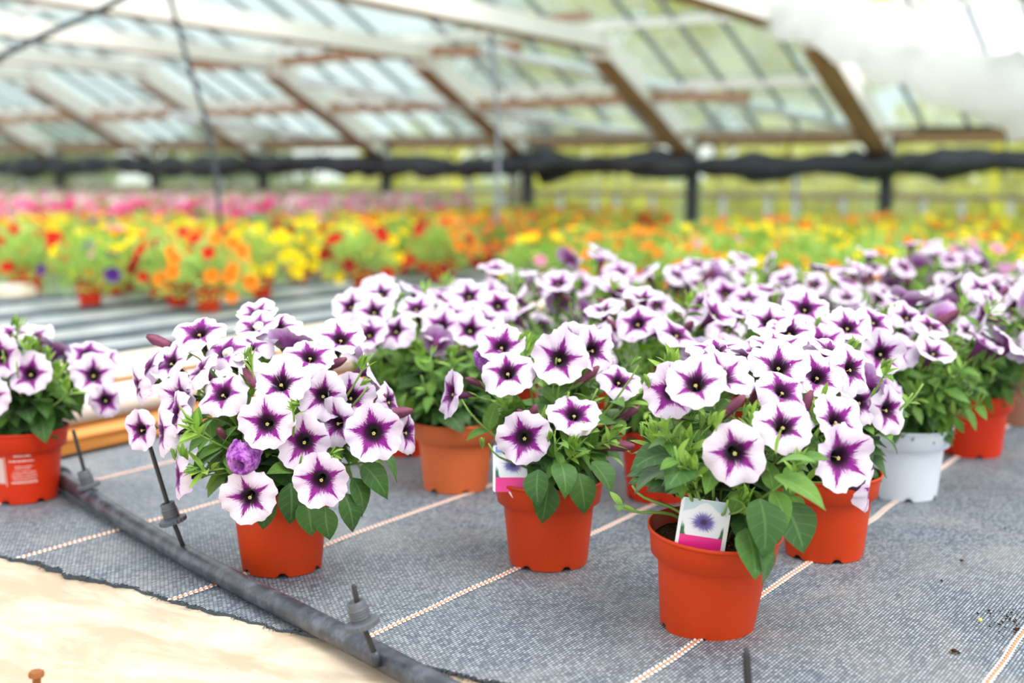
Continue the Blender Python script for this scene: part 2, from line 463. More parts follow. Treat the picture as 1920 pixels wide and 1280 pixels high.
# woven fabric with ragged front edge
def fabz(x, y):
    edge = math.exp(-((y - .875) / .05))
    return .0012 * nz((x * 3, y * 3, 0)) - .0008 + .003 * max(0, nz((x * 9, y * 5, 3.3))) * min(1, edge)
def edge_y(x): return .876 + .010 * nz((x * 11, 0, 0)) + .006 * nz((x * 47, 1, 0)) + .0035 * nz((x * 160, 2, 0)) + (.012 if -.74 < x < -.70 else 0) * .6
FX0, FX1, FY1 = -1.615, .42, 3.15
def make_fabric():
    mb = MB(); NX = 420
    ts = [0, .004, .01, .02, .035, .06]; t = .06
    while t < 2.28: t += .03; ts.append(t)
    vs = []
    for i in range(NX + 1):
        x = FX0 + (FX1 - FX0) * i / NX; e = edge_y(x)
        for t in ts:
            y = e + t * (FY1 - e) / ts[-1]; vs.append((x, y, fabz(x, y)))
    n = len(ts); fs = [(i * n + j, (i + 1) * n + j, (i + 1) * n + j + 1, i * n + j + 1) for i in range(NX) for j in range(n - 1)]
    mb.add(vs, fs)
    ev = []; ef = []
    for i in range(NX + 1):
        p = vs[i * n]; ev += [p, (p[0], p[1] + .0005, -.0042)]
    for i in range(NX): ef.append((2 * i, 2 * i + 1, 2 * i + 3, 2 * i + 2))
    mb.add(ev, ef, 1)
    o = mb.build('ground_fabric', ['woven_fabric', 'fabric_edge'])
    tag(o, 'grey woven ground cover fabric with ragged edge under the petunias', 'ground cover')
    # frayed strands
    fr = MB()
    for k in range(420):
        x = random.uniform(-1.45, .3) if k > 60 else random.gauss(-.655, .03)
        y = edge_y(x); L = random.uniform(.003, .011); a = random.uniform(-1.2, 1.2)
        p = Vector((x, y + .001, fabz(x, y) + .0004)); q = p + Vector((math.sin(a) * L, -math.cos(a) * L, random.uniform(-.002, .001)))
        q.z = max(q.z, -.0035)
        fr.tube([p, (p + q) / 2 + Vector((0, 0, .0012)), q], .0005, 3)
    tag(fr.build('frayed_strands', 'fabric_edge', o), kind='stuff')
    for X in (-1.463, -1.231, -.985, -.751, -.494, -.244, 0.0, .245):
        s = MB(); y = edge_y(X) + .001; pts = []; k = 0
        xw = lambda yy: X + .007 * nz((X * 5, yy * 2.6, 7)) + .0022 * nz((X, yy * 14, 9))
        while y < 3.1:
            z = fabz(xw(y), y) + .0010; pts.append((xw(y), y, z))
            for sd in (-1, 1):
                yy = y + (.0016 if sd > 0 else -.0016); c = Vector((xw(yy) + sd * .0025, yy, z + .0003))
                l, w, h = .0030, .0018, .0013
                s.add([c + Vector((0, -l, -.0005)), c + Vector((-w, 0, -.0003)), c + Vector((w, 0, -.0003)), c + Vector((0, l, -.0005)), c + Vector((sd * .0004, 0, h))],
                      [(0, 2, 4), (2, 3, 4), (3, 1, 4), (1, 0, 4)], 0)
            y += .0070
        s.tube(pts, .0011, 4, 1)
        s.build('stripe_thread', ['thread_white', 'thread_orange'], o)
make_fabric()

# pale sheet in the aisle, its dark folded seams
sh = tag(plane('aisle_sheet', -6.5, -1.66, 1.0, 6.4, -.004, 'pale_sheet', .006), 'pale plastic sheet with dark folded seams in the aisle', 'plastic sheet')
for X in (-2.26, -2.48, -2.72, -3.00, -3.32, -3.7):
    m = MB(); pts = []; y = 1.02
    while y < 6.3: pts.append((X + .012 * nz((X, y * 1.4, 5)), y, .002)); y += .12
    m.tube(pts, .024, 8, 0, True, .35); m.build('seam', 'sheet_seam', sh)
# bench edging left of the petunias: two timbers with a white pipe between them
def timber(name, x0, x1, y0, y1, h, mat, top, label):
    r = empty(name, ((x0 + x1) / 2, (y0 + y1) / 2, 0)); w = x1 - x0; L = y1 - y0
    b = MB(); N = 24; rng = [(-.5 + i / N) * L for i in range(N + 1)]; vs = []; fs = []
    for yy in rng:
        d = .002 * nz((x0, yy * 4, 1)); vs += [(-w / 2 + d, yy, 0), (w / 2 + d, yy, 0), (w / 2 + d, yy, h - .004), (-w / 2 + d, yy, h - .004)]
    for i in range(N):
        for k in range(4): fs.append((4 * i + k, 4 * i + (k + 1) % 4, 4 * i + 4 + (k + 1) % 4, 4 * i + 4 + k))
    fs += [(3, 2, 1, 0), (4 * N, 4 * N + 1, 4 * N + 2, 4 * N + 3)]
    b.add(vs, fs); b.build('board', mat, r, False)
    MB().box((0, 0, h - .002), (w + .004, L, .004)).build('top_face', top, r, False)
    return tag(r, label, 'timber')
timber('edging_board', -1.70, -1.635, 1.16, 3.1, .022, 'wood_orange', 'wood_orange', 'low orange brown edging board in front of the white pipe')
timber('edging_beam', -2.02, -1.80, 1.28, 3.3, .075, 'wood_orange', 'wood_cream', 'thick timber beam with cream top behind the white pipe')
pp = empty('white_pipe', (-1.74, 2.2, .048))
MB().tube([(0, y, 0) for y in (-.98, -.3, .4, 1.0)], .026, 20).build('tube', 'white_pipe', pp)
MB().tube([(0, y, 0) for y in (-.99, -.985, -.93, -.925)], [.027, .0295, .0295, .027], 20).build('collar', 'white_pipe', pp)
tag(pp, 'white plastic pipe lying along the brown edging board', 'pipe')

# ------------------------------------------------------------------ roof (ceiling)
RAFX = [-2.12 - 1.09 * k for k in range(-3, 13)]
ceil = tag(empty('ceiling', (-4, 6, 0)), 'white framed greenhouse glass roof', 'roof', kind='structure')
CL = Vector(ceil.location)
YT = 3.6; ang = math.atan(SLOPE); Lr = (EAVE_Y - YT) / math.cos(ang)
RX = Matrix.Rotation(-ang, 3, 'X')
def share(cache, key, fn):
    if key not in cache: cache[key] = fn()
    return cache[key]
RC = {}
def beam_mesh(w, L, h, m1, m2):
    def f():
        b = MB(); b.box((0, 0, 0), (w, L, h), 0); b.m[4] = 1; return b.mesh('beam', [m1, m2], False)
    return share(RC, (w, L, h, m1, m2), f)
# box() face order: -x, +x, -y, +y, -z, +z
for X in RAFX:
    yc = (EAVE_Y + 5.68) / 2; Lr = (EAVE_Y - 5.68) / math.cos(ang)
    rot = Matrix.Rotation(-ang, 4, 'X')
    obj('rafter', beam_mesh(.125, Lr, .115, 'white_paint', 'wood_brown'), ceil, Matrix.Translation(Vector((X, yc, roofz(yc) - .085)) - CL) @ rot)
    o = obj('tie_beam', beam_mesh(.115, 2.75, .085, 'white_paint', 'wood_brown'), ceil, Matrix.Translation(Vector((X + .0, 5.76 - 1.37, 1.06 + .035 - .02)) - CL) @ Matrix.Rotation(math.radians(-1.4), 4, 'X'))
rows = [6.68, 6.15, 5.6, 5.05, 4.5]
NP = 5; pw = 1.09 / NP
for X in RAFX[:-1]:
    for k in range(1, NP):
        yc = (EAVE_Y + 4.4) / 2; L = (EAVE_Y - 4.4) / math.cos(ang)
        obj('glazing_bar', beam_mesh(.016, L, .022, 'grey_metal', 'grey_metal'), ceil, Matrix.Translation(Vector((X - pw * k, yc, roofz(yc) - .012)) - CL) @ Matrix.Rotation(-ang, 4, 'X'))
    for j in range(1 if abs(X + 1.03) < .1 else 4):
        yc = (rows[j] + rows[j + 1]) / 2; L = (rows[j] - rows[j + 1]) / math.cos(ang)
        for k in range(NP):
            obj('pane', beam_mesh(pw - .006, L + .02, .004, 'roof_glass', 'roof_glass'), ceil, Matrix.Translation(Vector((X - pw * (k + .5), yc, roofz(yc) + .004 + .006 * ((j + k) % 2))) - CL) @ Matrix.Rotation(-ang - .008, 4, 'X'))
def xbeam(name, x0, x1, y, z, d, h, mat, mat2=None, wav=0.0, parent=ceil):
    b = MB(); N = 30; vs = []; fs = []
    for i in range(N + 1):
        x = x0 + (x1 - x0) * i / N; e = wav * nz((x * 2.1, y, z)); g = wav * nz((x * 2.1, y + 5, z))
        vs += [(x, y - d / 2 + e, z - h / 2 + g), (x, y + d / 2 + e, z - h / 2 + g), (x, y + d / 2 + e, z + h / 2 + g), (x, y - d / 2 + e, z + h / 2 + g)]
    for i in range(N):
        for k in range(4): fs.append((4 * i + k, 4 * i + 4 + k, 4 * i + 4 + (k + 1) % 4, 4 * i + (k + 1) % 4))
    fs += [(0, 1, 2, 3), (4 * N + 3, 4 * N + 2, 4 * N + 1, 4 * N)]
    off = Vector(parent.matrix_basis.translation) if parent else Vector()
    vs = [Vector(p) - off for p in vs]
    b.add(vs, fs)
    if mat2: b.m = [1 if (i < 4 * N and i % 4 == 0) else 0 for i in range(len(b.f))]
    return b.build(name, [mat, mat2] if mat2 else mat, parent, False)
xbeam('purlin', -16.4, 1.2, 5.60, roofz(5.6) - .02, .03, .04, 'white_paint')
xbeam('purlin', -16.4, 1.2, 6.15, roofz(6.15) - .02, .03, .045, 'white_paint')
xbeam('purlin', -16.4, 1.2, 5.05, roofz(5.05) - .02, .03, .04, 'white_paint')
xbeam('batten', -6.05, -3.70, 5.70, 1.045, .05, .055, 'wood_red', None, .03)
xbeam('batten', -3.72, -3.2, 5.55, 1.16, .045, .04, 'wood_red', None, .02)
xbeam('batten', -15, -2.62, 6.12, roofz(6.12) - .10, .045, .05, 'wood_red', None, .02)
xbeam('batten', -15, -1.9, 6.45, roofz(6.45) - .12, .04, .03, 'wood_grey', None, .02)
for (a, b) in [((900, 90), (1600, 236)), ((560, 150), (1225, 256)), ((190, 98), (520, 130)), ((320, 215), (640, 262))]:
    p = ony(a[0], a[1], 5.62); q = ony(b[0], b[1], 6.60)
    m = MB(); n = [p.lerp(q, t / 6) - CL for t in range(7)]; m.tube(n, .027, 8); m.build('brace', 'pale_metal', ceil)

# ------------------------------------------------------------------ low side wall under the eaves
wall = tag(empty('wall_back', (-4, 6.7, 0)), 'low side wall of posts and rails under the roof eaves', 'wall', kind='structure')
WL = Vector(wall.location)
xbeam('eave_plate', -16.4, 1.2, 6.69, .592, .08, .068, 'wood_brown', 'wood_brown', .004, wall)
xbeam('gutter_lip', -16.4, 1.2, 6.655, .632, .03, .02, 'dark_post', None, .003, wall)
xbeam('rail', -16.4, 1.2, 6.70, .29, .025, .028, 'wood_grey', None, .004, wall)
xbeam('sill_board', -16.4, 1.2, 6.72, .05, .03, .13, 'wood_grey', None, .004, wall)
for X in RAFX:
    MB().box(Vector((X + .02, 6.69, .27)) - WL, (.058, .058, .58)).build('post', 'dark_post', wall, False)
    MB().box(Vector((X + .02, 6.66, .575)) - WL, (.085, .07, .04)).build('post_head', 'dark_post', wall, False)
random.seed(21)
for i, X in enumerate(RAFX[:-1]):
    for f in (.2, .4, .6, .8):
        hgt = .40 if f == .4 and i % 2 else .18
        MB().box(Vector((X - 1.09 * f + random.uniform(-.04, .04), 6.71, .1 + hgt / 2)) - WL, (.028, .02, hgt)).build('mullion', 'pale_metal', wall, False)
    for f in (0, .5):
        MB().box(Vector((X - 1.09 * (f + .25), 6.735, .29)) - WL, (.52, .004, .54)).build('pane', 'side_glass', wall, False)

# rolled black shade cloth hanging under the eave
def roll(name, path, rad, lump, mat, seed, seg=14, step=.05):
    m = MB(); pts = []; rr = []; prof = []
    tot = 0; P = [Vector(p) for p in path]
    for a, b in zip(P, P[1:]):
        n = max(2, int((b - a).length / step))
        for i in range(n): pts.append(a.lerp(b, i / n))
    pts.append(P[-1])
    for i in range(3):
        pts = [pts[0]] + [(pts[k - 1] + pts[k] * 2 + pts[k + 1]) / 4 for k in range(1, len(pts) - 1)] + [pts[-1]]
    rr = [rad * (1 + lump * nz((i * step * 3.1, seed, 0)) + lump * .6 * nz((i * step * 9, seed, 4))) for i in range(len(pts))]
    m.tube(pts, rr, seg)
    n0 = len(pts) * seg
    for i in range(n0):
        v = Vector(m.v[i]); c = pts[i // seg]; d = v - c
        k = 1 + lump * .7 * nz((v.x * 6, v.y * 9, v.z * 14)) + lump * .5 * nz((v.x * 17, v.y * 20, v.z * 30))
        m.v[i] = tuple(c + d * k)
    return m, pts
path = [(x, 6.585, .452 + .012 * math.sin(x * 2.9) + .008 * math.sin(x * 7.1)) for x in [-16.2 + .3 * i for i in range(59)]]
m, pts = roll('r', path, .064, .62, 'x', 3.0)
rs = empty('rolled_shade_cloth', (-4, 6.585, .45)); off = -Vector(rs.location)
m.v = [tuple(Vector(p) + off) for p in m.v]; m.build('cloth_roll', 'shade_cloth', rs)
for X in RAFX:
    for xx in (X + .07, X - .47):
        t = MB()
        t.tube([Vector((xx, 6.585 + .066 * math.cos(a), .455 + .068 * math.sin(a))) + off for a in [math.pi * 2 * i / 14 for i in range(15)]], .006, 5, 0, False)
        t.tube([Vector((xx, 6.585, .520)) + off, Vector((xx, 6.60, .55)) + off, Vector((xx, 6.63, .60)) + off], .005, 5)
        t.build('tie_cord', 'dark_hose', rs)
tag(rs, 'black shade cloth rolled up under the roof eaves', 'shade cloth')

# gathered white plastic film slung under the roof at the right
fp = [at(1330, -90, 5.4), at(1420, -10, 5.3), at(1560, 30, 5.2), at(1700, 100, 5.0), at(1820, 150, 4.9), at(1900, 175, 4.8), at(2010, 190, 4.8)]
m, pts = roll('f', fp, .125, .45, 'x', 9.0, 18, .04)
fo = empty('plastic_film_bundle', fp[3]); m.v = [tuple(Vector(p) - Vector(fo.location)) for p in m.v]; m.build('gathered_film', 'plastic_film', fo)
m, pts = roll('f2', [at(1880, 150, 4.8), at(1905, 200, 4.8), at(1925, 255, 4.82)], .055, .4, 'x', 5.0, 12, .02)
m.v = [tuple(Vector(p) - Vector(fo.location)) for p in m.v]; m.build('hanging_end', 'plastic_film', fo)
tag(fo, 'gathered white plastic film slung under the glass roof', 'plastic film')

# hoses and cables that hang from the roof
def hose(name, pts, r, mat, label, seg=8):
    P = [Vector(p) for p in pts]; Q = []
    for a, b in zip(P, P[1:]):
        for i in range(6): Q.append(a.lerp(b, i / 6))
    Q.append(P[-1])
    for i in range(4): Q = [Q[0]] + [(Q[k - 1] + Q[k] * 2 + Q[k + 1]) / 4 for k in range(1, len(Q) - 1)] + [Q[-1]]
    o = MB().tube(Q, r, seg).build(name, mat); return tag(o, label, 'hose')
hose('hanging_hose', [at(190, -300, 4.6), at(318, -10, 4.6), at(350, 110, 4.6), at(385, 220, 4.6), at(402, 300, 4.6), at(410, 370, 4.6), at(413, 452, 4.6)], .0085, 'dark_hose', 'dark hose hanging from the roof into the yellow flowers at left')
hose('hanging_hose', [at(905, -160, 5.6), at(920, 60, 5.6), at(934, 230, 5.6), at(934, 320, 5.6), at(930, 425, 5.6)], .009, 'grey_metal', 'grey tube hanging from the roof down to the orange flowers')
hose('overhead_cable', [at(-160, 190, 4.4), at(0, 106, 4.4), at(90, 62, 4.4), at(165, 30, 4.4), at(240, -8, 4.4), at(420, -120, 4.4)], .011, 'dark_hose', 'dark knotted cable crossing the top left corner under the roof')

# ------------------------------------------------------------------ outdoors
def leafball(rx, ry, rz, n, size, seed, mat):
    random.seed(seed); m = MB()
    for i in range(n):
        while True:
            p = Vector((random.uniform(-1, 1), random.uniform(-1, 1), random.uniform(-1, 1)))
            if .55 < p.length < 1: break
        p *= 1 + .25 * nz(p, 2.3)
        q = Vector((p.x * rx, p.y * ry, p.z * rz))
        mx = frame((random.uniform(-1, 1), random.uniform(-1, 1), random.uniform(-.3, 1)), random.uniform(0, 6), q, size * random.uniform(.7, 1.3))
        m.add([(-.5, 0, 0), (0, -.32, .05), (.5, 0, 0), (0, .32, .05)], [(0, 1, 2, 3)], 0, None, mx)
    return m.mesh('foliage', [mat])
for nm, a, b in (('outdoor_leaf_yellow', (206, 208, 30), (240, 234, 96)), ('outdoor_leaf_green', (96, 122, 44), (150, 166, 78))):
    m = NT(nm); m.base(m.mix(m.noise(1.3, 4, .6, m.pos()), lin(*a), lin(*b)), .7, .2); m.translucent(lin(*b), .35)
TR = [leafball(1.5, 1.3, 1.6, 2600, .2, 1, 'outdoor_leaf_yellow'), leafball(1.6, 1.4, 1.7, 2600, .2, 2, 'outdoor_leaf_green'), leafball(.8, .8, .75, 1300, .17, 3, 'outdoor_leaf_yellow'), leafball(.85, .8, .7, 1300, .17, 4, 'outdoor_leaf_green')]
def trunk(h):
    m = MB(); m.tube([(0, 0, 0), (.05, 0, h * .4), (-.04, .03, h * .75), (0, 0, h * 1.1)], [.16, .12, .09, .05], 8)
    for k in range(5):
        a = k * 1.3; m.tube([(0, 0, h * (.6 + .08 * k)), (math.cos(a) * .5, math.sin(a) * .5, h * (.85 + .09 * k)), (math.cos(a) * .9, math.sin(a) * .9, h * (1.05 + .09 * k))], [.06, .04, .015], 6)
    return m.mesh('trunk', ['bark'])
TK = trunk(1.4)
for (px, d, zc, k, s, lab) in [(1185, 17, 2.3, 0, 1.05, 'yellow green tree outside, the left one behind the roof glass'), (1500, 23, 2.9, 0, 1.2, 'yellow green tree outside, beside the white plastic film'),
                          (1345, 31, 3.2, 1, 1.2, 'darker green tree outside between the two yellow green ones'), (960, 28, 2.3, 1, 1.1, 'green tree far outside above the middle of the eaves')]:
    g = at(px, 317, d); r = empty('tree', (g.x, g.y, -.35)); r.scale = (s, s, s)
    obj('crown', TR[k], r, Matrix.Translation((0, 0, zc / s + .35))); obj('trunk', TK, r)
    tag(r, lab, 'tree', 'trees outside')
random.seed(8)
for i, px in enumerate(range(-600, 2240, 345)):
    d = 13 + random.uniform(-1, 2) + max(0, (960 - px)) / 260; g = at(px, 317, d); r = empty('bush', (g.x, g.y, -.35), random.uniform(0, 6))
    s = random.uniform(.85, 1.1) * (1 + max(0, 600 - px) / 4000); r.scale = (s, s, s)
    obj('foliage', TR[2 if (px > 650) else 3], r, Matrix.Translation((0, 0, .62)))
    m = share(RC, 'bushstem', lambda: MB().tube([(0, 0, 0), (.03, 0, .3), (0, 0, .6)], [.05, .04, .02], 6).tube([(0, 0, .05), (.3, .1, .5)], [.04, .02], 6).tube([(0, 0, .05), (-.3, -.1, .5)], [.04, .02], 6).mesh('stem', ['bark']))
    obj('stem', m, r)
    tag(r, 'leafy green bush growing outside beyond the low wall', 'bush', 'bushes beyond the low wall')

# ------------------------------------------------------------------ plant pieces
PR, PH = .0600, .094
def pot_mesh(mat, seed):
    random.seed(seed); seg = 60
    prof = [(.0430, 0), (.0434, .0045), (.0442, .010), (.0473, .040), (.0502, .069), (.0545, .0705), (.0562, .0715), (.0590, .091), (.0604, .0925), (.0606, PH), (.0592, PH + .0005), (.0578, .0925), (.0555, .075), (.0500, .0715)]
    m = MB(); m.lathe(prof[:5], seg); m.lathe([(.0502, .069), (.0556, .0684)], seg); m.lathe([(.0556, .0684), (.0566, .0692), (.0594, .0900)], seg); m.lathe([(.0594, .0900), (.0612, .0912), (.0616, PH), (.0600, PH + .0006), (.0584, .0925), (.0555, .075), (.0500, .0715)], seg)
    for k in range(seg):
        if k % 10 in (0, 1, 2, 3):
            x, y, z = m.v[k]; m.v[k] = (x, y, .0042 if k % 10 in (1, 2) else .0)
    m.lathe([(.0005, .006), (.043, .006)], seg)
    return m.mesh('pot', [mat])
POTM = {k: pot_mesh(k, 1) for k in ('pot_orange', 'pot_pale', 'pot_red', 'pot_white', 'pot_brown')}
def soil_mesh():
    m = MB(); R = 8; S = 28; vs = [(0, 0, .082)]; fs = []
    for i in range(1, R + 1):
        for k in range(S):
            a = 2 * math.pi * k / S; r = .0565 * i / R
            vs.append((r * math.cos(a), r * math.sin(a), .082 + .003 * nz((r * math.cos(a) * 90, r * math.sin(a) * 90, 0)) - .002 * (i / R) ** 2))
    for k in range(S): fs.append((0, 1 + k, 1 + (k + 1) % S))
    for i in range(R - 1):
        for k in range(S):
            k2 = (k + 1) % S; fs.append((1 + i * S + k, 1 + (i + 1) * S + k, 1 + (i + 1) * S + k2, 1 + i * S + k2))
    return m.add(vs, fs).mesh('soil', ['soil'])
SOILM = soil_mesh()

def corolla(seed, cup=0.0, ruffle=1.0, fold=0.0, seg=50, thick=True, narrow=1.0):
    """petunia trumpet: opens along +Z, limb plane near z=0, tube running to z=-.036; unit = metres"""
    rnd = random.Random(seed); R0 = .0325
    ph = [rnd.uniform(0, 6.3) for _ in range(6)]; lob = [rnd.uniform(.93, 1.05) for _ in range(5)]
    prof = [(.0022, -.038, .0), (.0030, -.030, .03), (.0042, -.020, .06), (.0062, -.011, .10), (.0095, -.0045, .18), (.0140, -.0012, .32), (.0190, .0002, .50), (.0240, .0006, .68), (.0290, .0002, .86), (.0325, -.0008, 1.0)]
    if seg < 40: prof = [prof[i] for i in (0, 2, 3, 4, 5, 7, 9)]
    vs = []; uv = []
    for i, (r, z, t) in enumerate(prof):
        for k in range(seg):
            th = 2 * math.pi * k / seg
            a = ((th - math.pi / 2 + math.pi / 5) % (2 * math.pi / 5)) - math.pi / 5   # angle from lobe centre
            li = int(((th - math.pi / 2 + math.pi / 5) % (2 * math.pi)) / (2 * math.pi / 5)) % 5
            notch = math.exp(-((math.pi / 5 - abs(a)) / .10) ** 2)
            lobe = (lob[li] * (1 - notch) + notch) * (1 - .12 * notch) * (1 + .025 * math.sin(3 * a * 5 + ph[0]) + .010 * math.sin(8 * th + ph[1]))
            w = max(0, (t - .2) / .8)
            rr = r * (1 + (lobe - 1) * w ** 1.5)
            zz = z + w * w * (cup * .012)
            zz += ruffle * w ** 2 * (.0022 * math.cos(5 * (th - math.pi / 2)) + .0020 * math.sin(2 * th + ph[2]) + .0016 * math.sin(3 * th + ph[3]) + .0011 * math.sin(9 * th + ph[4]) + .0006 * math.sin(17 * th + ph[5]))
            zz -= .0009 * math.exp(-(a / .09) ** 2) * math.sin(math.pi * min(1, w * 1.05))   # crease along the midrib
            x, y = rr * math.cos(th), rr * math.sin(th) * narrow
            if fold: zz -= fold * w * (abs(x) / R0) ** 1.6 * .016 ; x *= 1 - .18 * fold * w
            vs.append(Vector((x, y, zz)))
            q = t if t < .2 else t * (rr / max(r, 1e-6)) if w > .8 else t
            uv.append((.5 + .5 * min(q, 1.2) * math.cos(th), .5 + .5 * min(q, 1.2) * math.sin(th)))
    n = len(prof); fs = []; ms = []
    for i in range(n - 1):
        for k in range(seg):
            k2 = (k + 1) % seg; fs.append((i * seg + k, i * seg + k2, (i + 1) * seg + k2, (i + 1) * seg + k)); ms.append(0)
    # outer skin
    N = len(vs); vs2 = []
    for i, v in enumerate(vs):
        j = i // seg; w = prof[j][2]
        rad = Vector((v.x, v.y, 0)); rad = rad.normalized() if rad.length > 1e-9 else rad
        d = .0005 if w < .98 else 0.0
        s = min(1, w * 2.2)
        vs2.append(v + (rad * (1 - s) - Vector((0, 0, 1)) * s) * d)
    for i in range(n - 1):
        for k in range(seg):
            k2 = (k + 1) % seg; fs.append((N + i * seg + k2, N + i * seg + k, N + (i + 1) * seg + k, N + (i + 1) * seg + k2)); ms.append(1)
    return (vs + vs2, fs, ms, uv + uv)
def pistil_tpl():
    m = MB()
    m.tube([(0, 0, -.03), (.0005, -.0005, -.012), (.0006, -.001, -.0062)], [.0005, .0005, .0006], 5)
    for k in range(5):
        a = k * 1.257; r = .0013
        c = Vector((r * math.cos(a), r * math.sin(a) - .0012, -.0056))
        m.add([c + Vector(d) * .0011 for d in ((1, 0, 0), (-1, 0, 0), (0, 1, 0), (0, -1, 0), (0, 0, 1), (0, 0, -1))], [(0, 2, 4), (2, 1, 4), (1, 3, 4), (3, 0, 4), (2, 0, 5), (1, 2, 5), (3, 1, 5), (0, 3, 5)])
    return m
def calyx_tpl():
    m = MB()
    for k in range(5):
        a = 2 * math.pi * k / 5; c, s = math.cos(a), math.sin(a); vs = []
        for (r, z, w) in ((.0018, -.040, .0012), (.0040, -.036, .0018), (.0054, -.030, .0016), (.0072, -.024, .0003)):
            vs += [Vector((r * c - w * s, r * s + w * c, z)), Vector((r * c + w * s, r * s - w * c, z))]
        m.add(vs, [(0, 1, 3, 2), (2, 3, 5, 4), (4, 5, 7, 6)])
    m.lathe([(.0008, -.044), (.0022, -.041), (.0030, -.037), (.0022, -.035)], 8)
    return m
COR = [corolla(1), corolla(2, .25, 1.1), corolla(3, -.35, 1.0), corolla(4, .5, 1.2), corolla(5, -.6, 1.3), corolla(6, .1, 1.0, .35), corolla(7, -.2, 1.4, .75), corolla(8, .9, 1.0)]
def tmesh(t, name, mats): return MB().tpl(t).mesh(name, mats)
CORM = [tmesh(t, 'corolla', ['petal_front', 'petal_back']) for t in COR]
PIST = pistil_tpl().mesh('pistil', ['pistil']); CALY = calyx_tpl().mesh('calyx', ['calyx'])
def full_flower(seed, **kw):
    m = MB().tpl(corolla(seed, seg=30, **kw)); p = pistil_tpl(); m.add(p.v, p.f, 2); c = calyx_tpl(); m.add(c.v, c.f, 3)
    return m.mesh('flower', ['petal_front', 'petal_back', 'pistil', 'calyx'])
FULL = [full_flower(11), full_flower(12, cup=.3), full_flower(13, cup=-.4), full_flower(14, fold=.4), full_flower(15, cup=-.5, ruffle=1.5), full_flower(16, cup=.7, fold=.3)]
def bud_mesh(seed, L=.036, r=.0042, mat='petal_bud'):
    rnd = random.Random(seed); m = MB(); n = 9; pts = []; rr = []
    bx, by = rnd.uniform(-.004, .004), rnd.uniform(-.004, .004)
    for i in range(n):
        t = i / (n - 1); pts.append((bx * t * t, by * t * t, -.038 + L * t)); rr.append(r * (.45 + .55 * math.sin(math.pi * min(1, t * .62 + .1))) if t < .85 else r * (.75 if t < .95 else .35))
    m.tube(pts, rr, 10)
    for i in range(n * 10):
        k = i % 10; row = i // 10
        if row > 2:
            v = Vector(m.v[i]); c = Vector(pts[row]); m.v[i] = tuple(c + (v - c) * (1 + .22 * math.cos(5 * (2 * math.pi * k / 10) + row * .5)))
    c = calyx_tpl(); m.add(c.v, c.f, 1)
    return m.mesh('bud', [mat, 'calyx'])
BUD = [bud_mesh(1), bud_mesh(2, .026, .0036), bud_mesh(3, .042, .0052), bud_mesh(4, .018, .003, 'calyx')]
def wilted_mesh(seed):
    t = corolla(seed, -1.0, 2.2, 1.0, 50); m = MB().tpl(t)
    for i, v in enumerate(m.v):
        p = Vector(v); r = math.hypot(p.x, p.y) / .0325
        p.x *= 1 - .25 * r; p.y *= 1 - .35 * r; p.z -= .020 * r * r
        m.v[i] = tuple(p + Vector((nz(p, 120), nz(p + Vector((5, 0, 0)), 120), nz(p + Vector((0, 7, 0)), 120))) * .0045 * min(1, r))
    c = calyx_tpl(); m.add(c.v, c.f, 2)
    m.m = [0 if k in (0, 1) else 1 for k in m.m]
    return m.mesh('wilted_flower', ['petal_wilted', 'calyx'])
WILT = [wilted_mesh(31), wilted_mesh(32)]

def leaf_tpl(width=.55, droop=.25, fold=.18, nl=7, wav=.0, tip=1.0):
    """leaf along +Y from the origin, length 1, face +Z"""
    vs = []; uv = []; fs = []
    for i in range(nl + 1):
        t = i / nl
        w = width * .5 * (math.sin(math.pi * min(1, t ** .78)) ** .85) * (1 if t < 1 else 0)
        if t < .12: w = max(w * .8, .035)
        w = max(w, .004)
        y = t * (1 - .12 * droop * t); z = .10 * math.sin(t * 2.2) - droop * t * t
        for j, u in enumerate((-1, -.5, 0, .5, 1)):
            vs.append(Vector((u * w, y - .03 * abs(u) * t, z + fold * abs(u) * w * 1.2 + wav * math.sin(t * 9 + u) * abs(u))))
            uv.append((.5 + .5 * u, t))
    for i in range(nl):
        for j in range(4): fs.append((i * 5 + j, i * 5 + j + 1, (i + 1) * 5 + j + 1, (i + 1) * 5 + j))
    return (vs, fs, 0, uv)
def leaf_lo(width=.5, droop=.25):
    vs = [Vector(p) for p in ((0, 0, 0), (-width * .42, .38, .06), (0, .42, .0), (width * .42, .38, .06), (-width * .3, .74, -droop * .4), (0, .76, -droop * .45), (width * .3, .74, -droop * .4), (0, 1, -droop))]
    return (vs, [(0, 2, 1), (0, 3, 2), (1, 2, 5, 4), (2, 3, 6, 5), (4, 5, 7), (5, 6, 7)], 0, [(.5, 0), (0, .4), (.5, .4), (1, .4), (.1, .75), (.5, .75), (.9, .75), (.5, 1)])
LT_BIG = [leaf_tpl(.74, .30), leaf_tpl(.68, .45, .1, 7, .015), leaf_tpl(.80, .15, .25), leaf_tpl(.62, .55, .2)]
LT_MID = [leaf_tpl(.56, .2, .2), leaf_tpl(.48, .35, .15)]
LT_YNG = [leaf_tpl(.30, .05, .3, 5), leaf_tpl(.26, -.1, .3, 5)]
LBIG = [tmesh(t, 'leaf', ['leaf_dark']) for t in LT_BIG]; LMID = [tmesh(t, 'leaf', ['leaf_mid']) for t in LT_MID]; LYNG = [tmesh(t, 'leaf', ['leaf_young']) for t in LT_YNG]
LO = [leaf_lo(.55, .3), leaf_lo(.45, .15), leaf_lo(.32, .0)]

